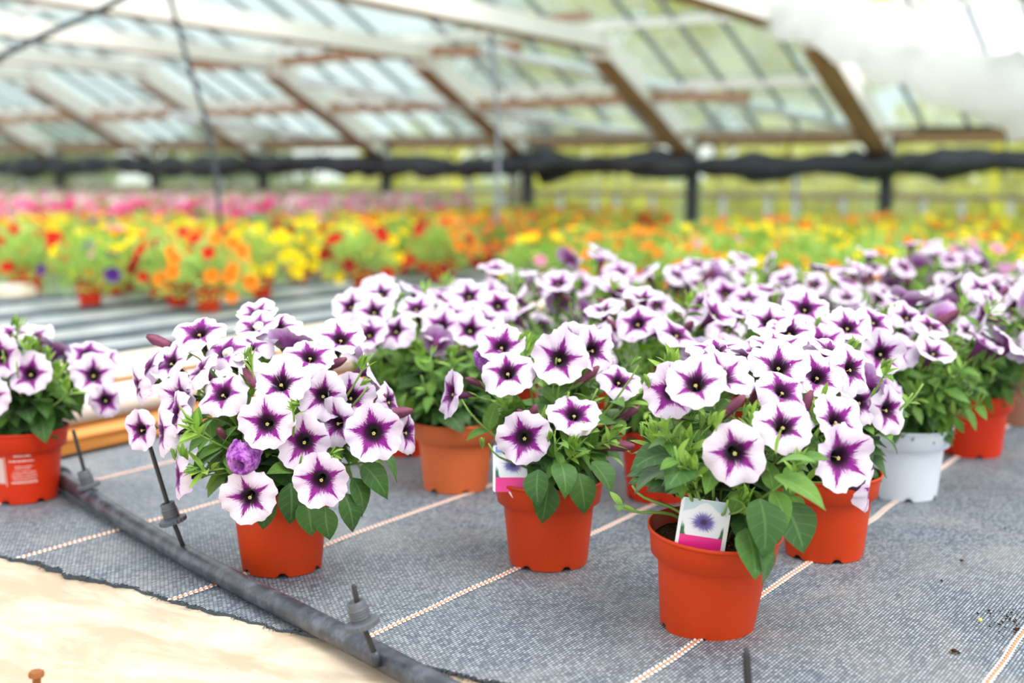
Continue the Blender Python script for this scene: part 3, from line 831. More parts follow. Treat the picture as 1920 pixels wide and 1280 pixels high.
def leafmx(p, d, size, rnd, flat=.0):
    """place a leaf at p growing along d, its face turned up"""
    y = Vector(d).normalized(); up = Vector((rnd.uniform(-.35, .35), rnd.uniform(-.35, .35), 1)) + RT.cross(Vector((0, 0, 1))) * -.0 - FW * .35
    x = y.cross(up)
    if x.length < .01: x = Vector((1, 0, 0))
    x.normalize(); z = x.cross(y)
    return Matrix.Translation(Vector(p)) @ (Matrix((x, y, z)).transposed() * size).to_4x4()
def bez(a, b, c, d, t): return a * (1 - t) ** 3 + b * 3 * t * (1 - t) ** 2 + c * 3 * t * t * (1 - t) + d * t ** 3

class Plant:
    """collects leaf, stem, flower and bud placements in plant-local metres"""
    def __init__(s, seed): s.r = random.Random(seed); s.leaves = []; s.stems = MB(); s.flowers = []; s.buds = []; s.wilts = []
    def stem(s, end, n=None, leaves=True, rad=.0016, r0=.018):
        r = s.r; end = Vector(end); a = math.atan2(end.y, end.x) + r.uniform(-.5, .5)
        p0 = Vector((math.cos(a) * r0 * r.random(), math.sin(a) * r0 * r.random(), .080))
        h = Vector((end.x, end.y, 0))
        p1 = p0 + Vector((0, 0, .05)) + h * .15; n = Vector(n) if n is not None else Vector((0, 0, 1))
        p2 = end - n.normalized() * min(.045, (end - p0).length * .35)
        pts = [bez(p0, p1, p2, end, i / 9) for i in range(10)]
        s.stems.tube(pts, [rad * 1.25 - rad * .55 * i / 9 for i in range(10)], 6, 0)
        if leaves:
            t = r.uniform(.12, .2)
            while t < .93:
                p = bez(p0, p1, p2, end, t); q = bez(p0, p1, p2, end, min(1, t + .05)); tg = (q - p).normalized()
                sd = Vector((r.uniform(-1, 1), r.uniform(-1, 1), r.uniform(-1, 1))).cross(tg).normalized()
                for g in (1, -1):
                    d = sd * g + tg * r.uniform(.2, .8) + Vector((0, 0, r.uniform(-.35, .25)))
                    if t < .45: k, sz = 'b', r.uniform(.036, .052)
                    elif t < .72: k, sz = 'm', r.uniform(.026, .040)
                    else: k, sz = ('m', r.uniform(.020, .028)) if r.random() < .45 else ('y', r.uniform(.016, .026))
                    s.leaf(p, d, sz, k)
                t += r.uniform(.13, .19)
        return pts
    def leaf(s, p, d, sz, k): s.leaves.append((k, s.r.randrange(4), leafmx(p, d, sz, s.r)))
    def flower(s, p, n, sc=1.0, var=None, roll=None, leaves=True):
        p = Vector(p); n = Vector(n).normalized()
        s.flowers.append((var, frame(n, roll if roll is not None else s.r.uniform(-.3, .3), p, sc)))
        s.stem(p - n * .043 * sc, n, leaves, .0012)
    def bud(s, p, n, k, sc=1.0): s.buds.append((k, frame(n, s.r.uniform(0, 6), p, sc))); s.stem(Vector(p) - Vector(n).normalized() * .040 * sc, n, True, .0012)
    def shoot(s, p, n=(0, 0, 1), big=1.0):
        pts = s.stem(p, n, True, .0014); r = s.r; n = Vector(n).normalized(); u = n.orthogonal().normalized(); w = n.cross(u); p = Vector(p)
        for i in range(11):
            a = i * 2.4; f = i / 11
            d = n * (.35 + 1.1 * f) + (u * math.cos(a) + w * math.sin(a)) * (1.0 - .6 * f)
            s.leaf(p - n * .018 * (1 - f) , d, big * r.uniform(.013, .024) * (1.25 - .5 * f), 'y')
        s.buds.append((3, frame(n + u * .3, 0, p + n * .022, .6)))
    def tidy(s):
        """drop leaves that would pass through the wall of the pot or stand in front of an open flower"""
        inv = [mx.inverted() for _, mx in s.flowers]; out = []
        for l in s.leaves:
            ok = True
            for u, t in ((0, 0), (0, .25), (0, .5), (0, .75), (0, 1), (.25, .45), (-.25, .45)):
                p = l[2] @ Vector((u, t, 0)); r = math.hypot(p.x, p.y)
                if p.z < .091 and .044 < r < .0645: ok = False; break
                for m in inv:
                    q = m @ p; r = math.hypot(q.x, q.y)
                    if (r < .030 and -.004 < q.z < .05) or (r < .012 and -.03 < q.z < 0): ok = False; break
                if not ok: break
            if ok: out.append(l)
        s.leaves = out
        def clear(p):
            for m in inv:
                q = m @ p
                if math.hypot(q.x, q.y) < .024 and -.02 < q.z < .05: return False
            return True
        s.buds = [b for b in s.buds if b[0] != 3 or (clear(b[1].translation) and clear(b[1] @ Vector((0, 0, -.02))))]
    def skirt(s, n=16, z=.095, sz=(.034, .050), rad=.03, spread=(0, 6.283), kind='b'):
        r = s.r
        for i in range(n):
            a = spread[0] + (spread[1] - spread[0]) * (i + r.uniform(-.3, .3)) / n
            c, q = math.cos(a), math.sin(a); zz = z + r.uniform(-.004, .050)
            s.leaf((c * rad * r.uniform(.5, 1.1), q * rad * r.uniform(.5, 1.1), zz), (c, q, r.uniform(-.55, .35)), r.uniform(*sz), kind)
def place_plant(pl, x, y, pot, label, group, near=True, rz=0.0):
    root = empty('potted_petunia', (x, y, 0), rz); tag(root, label, 'potted flower', group)
    return root
def build_near(pl, x, y, pot, label, tilt=None, group=None):
    root = empty('potted_petunia', (x, y, 0)); tag(root, label, 'potted flower', group)
    pmx = Matrix.Identity(4) if tilt is None else tilt
    random.seed(int(abs(x * 1000) + y * 777)); ra = Matrix.Rotation(random.uniform(0, 6), 4, 'Z')
    obj('pot', POTM[pot], root, pmx @ ra); obj('soil', SOILM, root, pmx @ ra)
    pl.stems.build('stems', 'stem', root)
    for k, i, mx in pl.leaves:
        obj('leaf', (LBIG[i % 4] if k == 'b' else LMID[i % 2] if k == 'm' else LYNG[i % 2]), root, mx)
    for i, (var, mx) in enumerate(pl.flowers):
        f = obj('flower', CORM[pl.r.randrange(len(CORM)) if var is None else var], root, mx)
        obj('pistil', PIST, f); obj('calyx', CALY, f)
    for k, mx in pl.buds: obj('bud', BUD[k], root, mx)
    for k, mx in pl.wilts: obj('wilted_flower', WILT[k], root, mx)
    return root
def camn(v):  # direction given as (right, up, toward the camera) seen from the photograph's side
    h = Vector((-FW.x, -FW.y, 0)).normalized()
    return RT * v[0] + Vector((0, 0, 1)) * v[1] + h * v[2]
def dense(pl, nst, nshoot, tops=(.13, .22), rad=.12, face=None):
    r = pl.r
    for i in range(nst):
        a = 2 * math.pi * (i + r.uniform(-.3, .3)) / nst; q = rad * r.uniform(.45, 1.0)
        pl.stem((math.cos(a) * q, math.sin(a) * q, r.uniform(*tops)), (math.cos(a) * .5, math.sin(a) * .5, 1))
    for i in range(nshoot):
        a = r.uniform(0, 6.28); q = rad * r.uniform(.2, 1.0)
        pl.shoot((math.cos(a) * q, math.sin(a) * q, r.uniform(*tops) + .02), (math.cos(a) * .5, math.sin(a) * .5, 1))

# ------------------------------------------------------------------ the front petunias, flower by flower
# each flower: (px, py, nearer to the camera than the pot axis in m, facing (right, up, to camera), size, form)
def front(seed, x, y, pot, label, flowers, buds=(), wilts=(), shoots=(), nst=10, nsh=6, skirt=16, tilt=None, rad=.12, tops=(.12, .20), extra=None, clear=()):
    pl = Plant(seed); base = Vector((x, y, 0)); d0 = (Vector((x, y, .17)) - CAM).dot(FW)
    loc = lambda px, py, dd: at(px, py, d0 - dd) - base
    for f in flowers:
        px, py, dd, n, sc = f[:5]
        if n[1] > .4: n = (n[0], n[1] * 1.35, n[2])
        pl.flower(loc(px, py, dd * .72), camn(n), sc * .88, f[5] if len(f) > 5 else None)
    for px, py, dd, n, k in buds: pl.bud(loc(px, py, dd * .8), camn(n), k)
    for px, py, dd, n, k in wilts:
        n = camn(n); p = loc(px, py, dd); pl.wilts.append((k, frame(n, 0, p, .8))); pl.stem(p - n.normalized() * .034, n, False, .0012)
    for px, py, dd, n, big in shoots: pl.shoot(loc(px, py, dd), camn(n), big)
    dense(pl, nst, nsh + 6, (tops[0], tops[1] + .015), rad)
    pl.skirt(skirt); pl.skirt(skirt // 2 + 2, .115, (.032, .046), .05)
    def free(mx):
        for u, t in ((0, 0), (0, .5), (0, 1), (.3, .4), (-.3, .4), (.15, .8), (-.15, .8)):
            px, py, d = proj(mx @ Vector((u, t, 0)) + base)
            if any(a < px < c and b < py < e and d < z for a, b, c, e, z in clear): return False
        return True
    pl.leaves = [l for l in pl.leaves if free(l[2])]
    if extra: extra(pl, loc); pl.leaves = [l for l in pl.leaves if free(l[2])]
    pl.tidy()
    return build_near(pl, x, y, pot, label, tilt)

def p1x(pl, loc):
    for px, py, dd, d, sz in [(485, 850, .075, (-.2, -.8, .6), .044), (515, 880, .085, (.0, -.9, .5), .046), (545, 905, .08, (.1, -1, .35), .044), (575, 935, .075, (.2, -1, .3), .040), (530, 850, .08, (.2, -.7, .6), .042), (420, 840, .06, (-.7, -.5, .4), .042),
                          (645, 925, .075, (.4, -.9, .3), .042), (680, 870, .06, (.7, -.6, .4), .044), (700, 845, .05, (.9, -.4, .3), .040), (500, 925, .08, (-.1, -1, .3), .040), (400, 870, .06, (-.8, -.4, .3), .036), (660, 895, .065, (.5, -.8, .3), .042), (560, 870, .085, (-.1, -.8, .6), .042), (610, 950, .075, (.1, -1, .25), .036)]:
        pl.leaf(loc(px, py, dd), camn(d), sz, 'b')
front(101, -.971, 1.02, 'pot_orange', 'petunia with the broadest flower head, pot close behind the black pipe',
  [(372, 620, .00, (-.1, .75, .65), 1.0, 2), (526, 716, .10, (0, .45, .9), 1.05, 0), (499, 793, .158, (-.02, .2, 1), 1.0, 0), (700, 811, .12, (.06, .15, 1), 1.05, 1),
   (569, 829, .115, (0, .08, 1), 1.0, 3), (628, 793, .092, (-.55, .1, .85), .95, 0), (601, 900, .15, (.02, .05, 1), 1.0, 1), (466, 933, .14, (0, 0, 1), 1.02, 0),
   (604, 741, .08, (-.1, .25, .95), .95, 1), (582, 665, .06, (.25, .7, .65), .95, 2), (415, 735, .10, (-.3, .55, .8), .95, 4), (333, 744, .06, (-.5, .2, .85), .95, 1),
   (327, 775, .08, (-.85, .2, .45), .9, 6), (300, 810, .07, (-.88, .05, .45), .95, 6), (261, 806, .03, (-.4, .1, .9), .8, 5), (317, 677, .02, (-.5, .5, .7), .85, 0),
   (275, 688, .0, (-.8, .45, .4), .9, 4), (255, 722, .02, (-.8, -.1, .5), .8, 6), (421, 656, .03, (-.3, .7, .6), .95, 4), (372, 690, .06, (-.75, .55, .35), .9, 4),
   (479, 609, -.03, (-.2, .8, .55), .9, 0), (518, 610, -.03, (-.1, .75, .6), .95, 2), (480, 583, -.07, (-.1, .8, .5), .85, 0), (464, 648, .02, (0, .9, .4), .95, 4),
   (545, 640, .0, (.2, .55, -.5), .95, 1), (640, 632, -.02, (.3, .65, .6), .95, 0), (692, 690, .02, (.8, .35, -.25), .95, 5), (659, 745, .05, (.3, .25, .9), .9, 3),
   (768, 810, .04, (.88, .1, .4), .9, 6), (735, 752, .02, (.85, .25, .3), .85, 6), (331, 893, .10, (-.9, .05, .4), .85, 6)],
  [(281, 634, -.01, (-.9, .35, .1), 2), (450, 690, .09, (-.6, .75, .1), 0), (649, 668, .03, (.8, .5, .2), 0), (728, 735, .03, (.9, .2, .2), 0), (768, 771, .05, (.95, .2, .2), 2), (391, 790, .11, (-.3, .6, .6), 1)],
  [(445, 880, .12, (-.1, -.35, .9), 0)],
  [(473, 668, .08, (.1, 1, .1), 1.0), (690, 725, .07, (.5, .7, .3), 1.0), (352, 800, .10, (-.5, .6, .5), 1.1), (548, 765, .14, (0, .6, .8), .8), (625, 850, .10, (.3, .3, .9), .8), (360, 885, .09, (-.7, .1, .6), 1.1)], 12, 4, 18, rad=.13, extra=p1x)

def p3x(pl, loc):
    for px, py, dd, d, sz in [(1010, 905, .075, (-.1, -.9, .5), .040), (1050, 890, .08, (.2, -.5, .8), .042), (1085, 912, .07, (.2, -.9, .4), .044), (1030, 930, .07, (-.2, -1, .3), .046), (990, 930, .07, (-.4, -.9, .3), .044), (1110, 890, .06, (.5, -.7, .4), .040)]:
        pl.leaf(loc(px, py - 25, dd), camn(d), sz, 'b')
front(103, -.738, 1.197, 'pot_orange', 'small petunia with few flowers, printed card at the left of its pot',
  [(983, 822, .10, (0, .05, 1), 1.02, 0), (951, 695, .07, (-.12, .55, .85), 1.0, 4), (1050, 672, .06, (.05, .3, .95), 1.05, 3), (1077, 773, .09, (.12, .68, .72), 1.0, 2),
   (1115, 655, .02, (.55, .3, .8), .95, 0), (940, 646, .0, (-.1, .6, .75), .95, 1), (842, 737, .04, (-.88, .2, .4), .95, 5), (1162, 712, .02, (.3, .65, .7), .9, 2), (1078, 645, .0, (.2, .4, .85), .9, 1)],
  [(1183, 834, .05, (.97, .1, .2), 2), (1000, 765, .07, (.1, .75, .4), 2), (972, 748, .07, (-.3, .8, .4), 1), (1130, 690, .03, (.7, .5, .2), 0), (862, 690, .0, (-.7, .6, .2), 1), (1205, 765, .0, (.8, .45, .2), 0)],
  [(898, 657, .0, (-.5, .5, .6), 1)],
  [(1080, 830, .08, (.1, 1, .3), 1.0), (1100, 775, .06, (.2, 1, .2), 1.0), (985, 640, .0, (0, 1, 0), .9), (1195, 730, .0, (.5, .9, 0), 1.0), (1160, 810, .05, (.6, .7, .3), 1.0), (1040, 820, .09, (-.1, .9, .4), .9)], 11, 3, 18, rad=.11, extra=p3x, clear=[(880, 830, 985, 960, 1.43)])

def p4x(pl, loc):
    for px, py, dd, d, sz in [(1425, 945, .08, (.05, -.8, .7), .054), (1400, 1000, .08, (.1, -.8, .6), .048), (1470, 950, .06, (.35, -.9, .4), .050), (1350, 950, .08, (-.2, -.5, .8), .050), (1260, 860, .05, (-.9, -.1, .4), .044), (1255, 890, .06, (-.9, -.3, .3), .040),
                          (1420, 1020, .085, (.3, -1, .3), .042), (1330, 910, .08, (.1, -.3, .9), .050), (1290, 905, .07, (-.4, -.5, .7), .044), (1385, 935, .09, (.1, -.5, .85), .05), (1250, 985, .05, (-.6, -.1, .5), .035), (1290, 880, .07, (-.5, -.2, .8), .042)]:
        pl.leaf(loc(px, py - 10, dd), camn(d), sz, 'b')
    for px, py, dd, d, sz in [(1448, 893, .12, (-.85, -.35, .4), .050), (1452, 893, .12, (.85, -.4, .4), .052), (1450, 870, .12, (-.5, .7, .4), .034), (1456, 870, .12, (.7, .35, .4), .036), (1447, 850, .11, (-.2, 1, .3), .024), (1455, 850, .11, (.3, 1, .3), .024), (1490, 870, .10, (.6, .3, .5), .034)]:
        pl.leaf(loc(px, py, dd), camn(d), sz, 'y' if sz < .03 else 'm')
front(104, -.504, 1.105, 'pot_orange', 'frontmost petunia, its tilted orange pot holding an upright printed card',
  [(1379, 850, .13, (0, .05, 1), 1.03, 5), (1304, 716, .115, (-.2, .5, .82), .95, 1), (1258, 734, .07, (-.4, .3, .85), .95, 0), (1362, 700, .05, (.5, .5, .5), 1.0, 3), (1470, 795, .10, (.12, .55, .8), .98, 2),
   (1470, 730, .06, (.35, .6, .7), .92, 4), (1461, 683, .02, (0, .6, .75), 1.0, 0), (1534, 703, .02, (.12, .5, .85), .92, 0), (1571, 786, .08, (.35, .5, .75), .9, 1), (1578, 858, .11, (.35, .1, .9), 1.05, 3),
   (1632, 918, .07, (.92, -.1, .3), .8, 6), (1456, 645, -.04, (0, .9, .3), .95, 1), (1340, 650, -.03, (-.1, .85, .3), .95, 2), (1600, 690, .0, (.5, .35, .7), .9, 4), (1560, 650, -.04, (.3, .8, .2), .9, 0), (1405, 668, -.03, (.3, .8, -.25), .85, 1)],
  [(1405, 745, .08, (.7, .6, .3), 0), (1222, 772, .05, (-.9, .2, .3), 1), (1516, 728, .05, (.1, .95, .2), 0), (1538, 778, .07, (.6, .6, .3), 1), (1240, 690, .0, (-.5, .8, .2), 0), (1425, 700, .04, (.2, .9, .3), 1)],
  [],
  [(1262, 675, .03, (-.1, 1, .1), 1.1), (1228, 715, .04, (-.5, .9, .1), 1.0), (1345, 790, .1, (.1, 1, .3), 1.0), (1500, 862, .10, (.2, .9, .4), 1.0), (1410, 775, .08, (0, 1, .3), .9), (1545, 735, .04, (.3, 1, .1), 1.0), (1240, 800, .07, (-.5, .7, .3), 1.0)], 14, 3, 20, rad=.12,
  tilt=Matrix.Rotation(math.radians(4.5), 4, RT) @ Matrix.Rotation(math.radians(3.0), 4, Vector((FW.x, FW.y, 0)).normalized()) @ Matrix.Scale(1.03, 4), extra=p4x, clear=[(1195, 930, 1368, 1080, 1.26)])

front(100, -1.47, 1.059, 'pot_red', 'petunia at the left edge, its pot printed with white lettering beside the pipe end',
  [(55, 700, .10, (-.05, .3, .92), 1.0, 0), (0, 668, .10, (-.1, .25, .95), 1.0, 1), (175, 702, .06, (.25, .35, .88), 1.0, 0), (163, 662, .03, (.15, .65, .7), .95, 2), (196, 668, .0, (.5, .65, .45), .9, 4), (199, 752, .07, (.45, -.1, .85), .85, 6),
   (22, 622, .0, (-.1, .85, .5), .95, 2), (62, 624, -.03, (.25, .9, .25), .95, 1), (108, 655, .02, (.3, .5, -.5), .9, 1), (-20, 745, .12, (-.2, .1, .95), 1.0, 0), (-50, 640, .0, (-.5, .7, .4), 1.0, 0)],
  [(78, 622, .0, (.2, .95, .2), 0), (140, 640, .0, (.4, .9, .1), 1)], [],
  [(110, 690, .06, (.1, 1, .3), 1.2), (70, 650, .02, (0, 1, .2), 1.1), (130, 720, .07, (.3, .9, .4), 1.1), (90, 665, .05, (.2, 1, .2), 1.0)], 11, 3, 20, rad=.11)

front(102, -1.022, 1.416, 'pot_pale', 'petunia in the pale orange pot between the two front plants at left',
  [(881, 616, .05, (-.05, .5, .85), 1.0, 0), (826, 609, .04, (-.2, .5, .8), .95, 1), (908, 598, .0, (.2, .6, .7), .95, 2), (700, 582, .04, (-.1, .5, .8), .95, 0), (740, 618, .07, (-.4, .45, .8), .95, 4), (690, 625, .07, (-.3, .5, .75), .95, 0), (657, 572, .0, (-.2, .5, .8), .95, 1), (879, 552, -.06, (0, .6, .8), .95, 0),
   (845, 585, -.02, (.1, .7, .6), .9, 4), (935, 570, -.05, (.2, .5, .8), .95, 2), (780, 575, -.03, (-.1, .7, .5), .95, 1), (820, 640, .05, (.1, .2, -.5), .85, 0), (640, 640, .03, (-.6, .5, .5), .9, 3), (715, 548, -.08, (0, .6, .7), .9, 0)],
  [(800, 615, .03, (-.2, .9, .2), 0), (765, 600, .0, (.5, .7, .2), 0), (900, 650, .05, (.6, .7, .2), 1)], [],
  [(850, 660, .06, (0, 1, .3), 1.1), (790, 650, .05, (-.2, 1, .2), 1.1), (760, 560, -.03, (0, 1, 0), 1.0), (920, 625, .03, (.3, 1, .1), 1.0)], 14, 5, 22, rad=.13)

front(105, -.493, 1.394, 'pot_orange', 'petunia whose orange pot stands right behind the frontmost pot',
  [(1616, 754, .08, (.4, .2, .85), .95, 6), (1668, 768, .06, (.5, .15, .8), 1.0, 5), (1653, 663, .0, (.05, .15, 1), .92, 3), (1590, 684, .05, (.3, .5, .75), .95, 0), (1540, 640, -.02, (0, .6, .7), .95, 1), (1480, 620, -.02, (-.2, .6, .7), .95, 2), (1440, 600, -.04, (-.2, .6, .7), .9, 0),
   (1590, 610, -.06, (.1, .6, .7), .95, 1), (1510, 575, -.1, (0, .6, .7), .95, 0), (1550, 670, .03, (.2, .5, -.5), .9, 1), (1420, 650, .0, (-.3, .7, .5), .9, 4), (1640, 600, -.08, (.3, .6, .6), .9, 2), (1630, 715, .05, (.6, .3, -.3), .85, 0)],
  [(1570, 640, .0, (.3, .9, .1), 0), (1500, 655, .02, (-.2, .9, .2), 0)], [],
  [(1540, 610, -.03, (0, 1, 0), 1.0), (1600, 650, .0, (.3, 1, .1), 1.0), (1460, 630, .0, (-.2, 1, .2), 1.0)], 13, 4, 18, rad=.12)

# ------------------------------------------------------------------ the rest of the petunia bed
def rnd_flowers(r, n, toward=.22, zr=(.155, .262), R=.135):
    """flowers spread over the dome of one plant"""
    out = []; tries = 0
    while len(out) < n and tries < 900:
        tries += 1
        a = r.uniform(0, 2 * math.pi); e = math.asin(r.uniform(.12, 1.0))
        d = Vector((math.cos(a) * math.cos(e), math.sin(a) * math.cos(e), math.sin(e)))
        p = Vector((d.x * R, d.y * R, zr[0] + (zr[1] - zr[0]) * d.z)) * 1.0
        p += Vector((r.gauss(0, .008), r.gauss(0, .008), r.gauss(0, .007)))
        if any((p - q[0]).length < .038 for q in out): continue
        nrm = d * .75 + Vector((0, 0, .45)) + camn((r.gauss(.05, .25), .15, toward)) + Vector((r.gauss(0, .25), r.gauss(0, .25), r.gauss(0, .15)))
        if r.random() < .16: nrm = d * .6 + Vector((r.gauss(0, .8), r.gauss(0, .8), r.uniform(-.1, .5)))
        out.append((p, nrm.normalized(), r.uniform(.76, .98)))
    return out
def mid_foliage(seed, hi=False):
    pl = Plant(seed)
    for p, n, sc in rnd_flowers(pl.r, 22): pl.stem(p - n * .043, n, True, .0012)
    dense(pl, 8, 14, (.14, .245), .12); pl.skirt(18); pl.skirt(14, .12, (.032, .046), .05); pl.tidy()
    m = MB()
    for k, i, mx in pl.leaves: m.tpl((LO[0][0], LO[0][1], {'b': 0, 'm': 1, 'y': 2}[k], LO[0][3]) if k != 'y' else (LO[2][0], LO[2][1], 2, LO[2][3]), mx)
    m.add(pl.stems.v, pl.stems.f, 3)
    return m.mesh('foliage', ['leaf_dark', 'leaf_mid', 'leaf_young', 'stem'])
FOL = [mid_foliage(200 + i) for i in range(5)]
def mid_plant(i, x, y, pot, label, group, n=18):
    r = random.Random(500 + i); root = empty('potted_petunia', (x, y, 0)); tag(root, label, 'potted flower', group)
    ra = Matrix.Rotation(r.uniform(0, 6.28), 4, 'Z')
    obj('pot', POTM[pot], root, ra); obj('soil', SOILM, root, ra)
    fo = tag(obj('foliage', FOL[i % len(FOL)], root, ra), kind='stuff')
    for p, nrm, sc in rnd_flowers(r, n):
        obj('flower', r.choice(FULL), root, frame(nrm, r.uniform(-.4, .4), p, sc))
    for k in range(4):
        a = r.uniform(0, 6.28); q = r.uniform(.03, .11); obj('bud', BUD[r.randrange(3)], root, frame((math.cos(a), math.sin(a), .9), 0, (math.cos(a) * q, math.sin(a) * q, r.uniform(.21, .265)), 1))
    return root
MIDG = 'petunias in the depth of the bed'
mids = [(-.504, 1.71, 'pot_white', 'petunia in the white pot at the right edge of the bed', None), (-.490, 2.025, 'pot_red', 'petunia in the bright red pot behind the white pot', None), (-.485, 2.325, 'pot_brown', 'petunia in the brown pot at the right edge of the picture', None),
        (-1.217, 1.561, 'pot_red', 'petunia whose red pot shows behind the broad left flower head', None), (-.763, 1.523, 'pot_red', 'petunia whose dark red pot shows between the small and the frontmost plant', None)]
ORD = ('first', 'second', 'third')
for k, Y in enumerate((1.84, 2.15, 2.46)): mids.append((-.752, Y, 'pot_orange', ORD[k] + ' petunia in line behind the one in the dark red pot', MIDG))
for k, Y in enumerate((1.73, 2.04, 2.35)): mids.append((-1.0, Y, 'pot_orange', ORD[k] + ' petunia in line behind the one in the pale orange pot', MIDG))
for k, Y in enumerate((1.87, 2.18)): mids.append((-1.235, Y, 'pot_orange', ORD[k] + ' petunia in the leftmost line of the bed, beyond the half hidden red pot', MIDG))
mids.append((-.49, 2.63, 'pot_orange', 'petunia behind the brown pot, cut by the right edge of the picture', MIDG))
mids.append((-.745, 2.77, 'pot_orange', 'rearmost petunia of the bed towards the right edge', MIDG))
for i, (x, y, pot, lab, g) in enumerate(mids): mid_plant(i, x + random.uniform(-.008, .008), y, pot, lab, g)

# ------------------------------------------------------------------ bedding flowers behind (small trumpet flowers in many colours)
BC = {'yellow': (250, 222, 20), 'orange': (246, 140, 30), 'red': (214, 34, 20), 'darkred': (160, 20, 26), 'purple': (84, 36, 130), 'pink': (244, 150, 190), 'palepink': (250, 206, 222), 'magenta': (226, 60, 130), 'coral': (244, 110, 80), 'lilac': (214, 140, 205)}
for k, c in BC.items():
    m = NT('blossom_' + k); r, th, cx, cy = polar(m)
    cc = lin(*c); m.base(m.mix(m.ss(r, .05, .4), tuple(v * .45 for v in cc[:3]) + (1,), cc), .55, .2); m.translucent(cc, .25)
def blossom_tpl():
    seg = 20; vs = []; uv = []; fs = []
    for i, (r, z, t) in enumerate(((.0015, -.014, 0), (.004, -.004, .2), (.010, .0, .6), (.0155, .0002, 1.0))):
        for k in range(seg):
            th = 2 * math.pi * k / seg; lob = 1 - .14 * (.5 + .5 * math.cos(5 * th + math.pi)) * t
            vs.append(Vector((r * lob * math.cos(th), r * lob * math.sin(th), z + .0012 * t * math.cos(5 * th)))); uv.append((.5 + .5 * t * math.cos(th), .5 + .5 * t * math.sin(th)))
    for i in range(3):
        for k in range(seg):
            k2 = (k + 1) % seg; fs.append((i * seg + k, i * seg + k2, (i + 1) * seg + k2, (i + 1) * seg + k))
    return (vs, fs, 0, uv)
BT = blossom_tpl()
BLO = {k: tmesh(BT, 'blossom', ['blossom_' + k]) for k in BC}
def mound(seed, R=.140, zt=.225, n=430):
    r = random.Random(seed); m = MB()
    for i in range(n):
        a = r.uniform(0, 6.28); e = math.asin(r.uniform(.0, 1.0)); q = r.uniform(.55, 1.0)
        d = Vector((math.cos(a) * math.cos(e), math.sin(a) * math.cos(e), math.sin(e)))
        p = Vector((d.x * R * q, d.y * R * q, .065 + (zt - .065) * d.z * q - .02 * (1 - d.z)))
        m.tpl(LO[1 + i % 2], leafmx(p, d + Vector((r.gauss(0, .5), r.gauss(0, .5), r.gauss(.3, .4))), r.uniform(.024, .040), r))
    for i in range(9):
        a = i * .7; m.tube([(0, 0, .06), (math.cos(a) * .05, math.sin(a) * .05, .14), (math.cos(a) * R * .85, math.sin(a) * R * .85, .15)], .0018, 4, 1)
    return m.mesh('foliage', ['leaf_bedding', 'stem'])
MND = [mound(i) for i in range(4)]
def dome(r, n, R=.144, zt=.232, lo=.03):
    out = []; t = 0
    while len(out) < n and t < 500:
        t += 1; a = r.uniform(0, 6.28); e = math.asin(r.uniform(lo, 1)); d = Vector((math.cos(a) * math.cos(e), math.sin(a) * math.cos(e), math.sin(e)))
        p = Vector((d.x * R, d.y * R, .075 + (zt - .075) * d.z))
        if any((p - q[0]).length < .028 for q in out): continue
        out.append((p, (d + camn((0, .3, .35))).normalized()))
    return out
def cluster_mesh(seed, cols, n):
    r = random.Random(seed); m = MB()
    for p, d in dome(r, n): m.tpl((BT[0], BT[1], r.randrange(len(cols)), BT[3]), frame(d, r.uniform(0, 6), p, r.uniform(1.1, 1.45) * (1.35 if 'pink' in cols and 'yellow' not in cols else 1)))
    return m.mesh('blossoms', ['blossom_' + c for c in cols])
CLC = {}
NAMES = {('yellow',): 'yellow', ('yellow', 'orange'): 'yellow and orange', ('orange',): 'orange', ('red', 'orange'): 'red and orange', ('red',): 'red', ('purple', 'yellow'): 'purple and yellow', ('darkred', 'yellow'): 'dark red and yellow', ('pink', 'palepink'): 'pale pink',
         ('magenta', 'pink'): 'magenta', ('orange', 'coral'): 'orange and coral', ('lilac', 'pink'): 'lilac pink', ('yellow', 'yellow', 'orange', 'pink'): 'yellow, orange and pink', ('purple',): 'purple', ('darkred', 'red'): 'dark red'}
nbed = [0]
def bedding(x, y, cols, n, label=None, single=False, group=None):
    i = nbed[0]; nbed[0] += 1; r = random.Random(900 + i)
    root = empty('potted_calibrachoa', (x, y, 0)); zs = 1.2 if 'pink' in cols and 'lilac' not in cols and 'yellow' not in cols else .96 if y > 4.3 else 1.0; SZ = Matrix.Diagonal((1, 1, zs, 1))
    px, py, t = proj((x, y, .16)); side = 'far left' if px < 330 else 'left' if px < 700 else 'middle' if px < 1150 else 'right' if px < 1550 else 'far right'
    row = 'front' if t < 5.2 else 'middle' if t < 6.8 else 'rear'
    where = '%s flowered bedding plant in the %s rows, %s of the bed' % (NAMES[cols], row, side)
    tag(root, label or where, 'potted flower', None if label else where.replace('plant in', 'plants in'))
    obj('pot', POTM['pot_red' if i % 3 else 'pot_orange'], root, Matrix.Scale(.74, 4))
    tag(obj('foliage', MND[i % 4], root, SZ @ Matrix.Rotation(r.uniform(0, 6.28), 4, 'Z')), kind='stuff')
    if single:
        for p, d in dome(r, n, .148, .235, -.15 if label else .03):
            if label: d = d + camn((0, .1, .9))
            obj('blossom', BLO[r.choice(cols)], root, frame(d, r.uniform(0, 6), p, r.uniform(1.05, 1.45) * (1.2 if label else 1)))
    else:
        key = (cols, n, i % 3)
        if key not in CLC: CLC[key] = cluster_mesh(i, cols, n)
        tag(obj('blossoms', CLC[key], root, SZ @ Matrix.Rotation(r.uniform(-.5, .5), 4, 'Z')), kind='stuff')
    return root
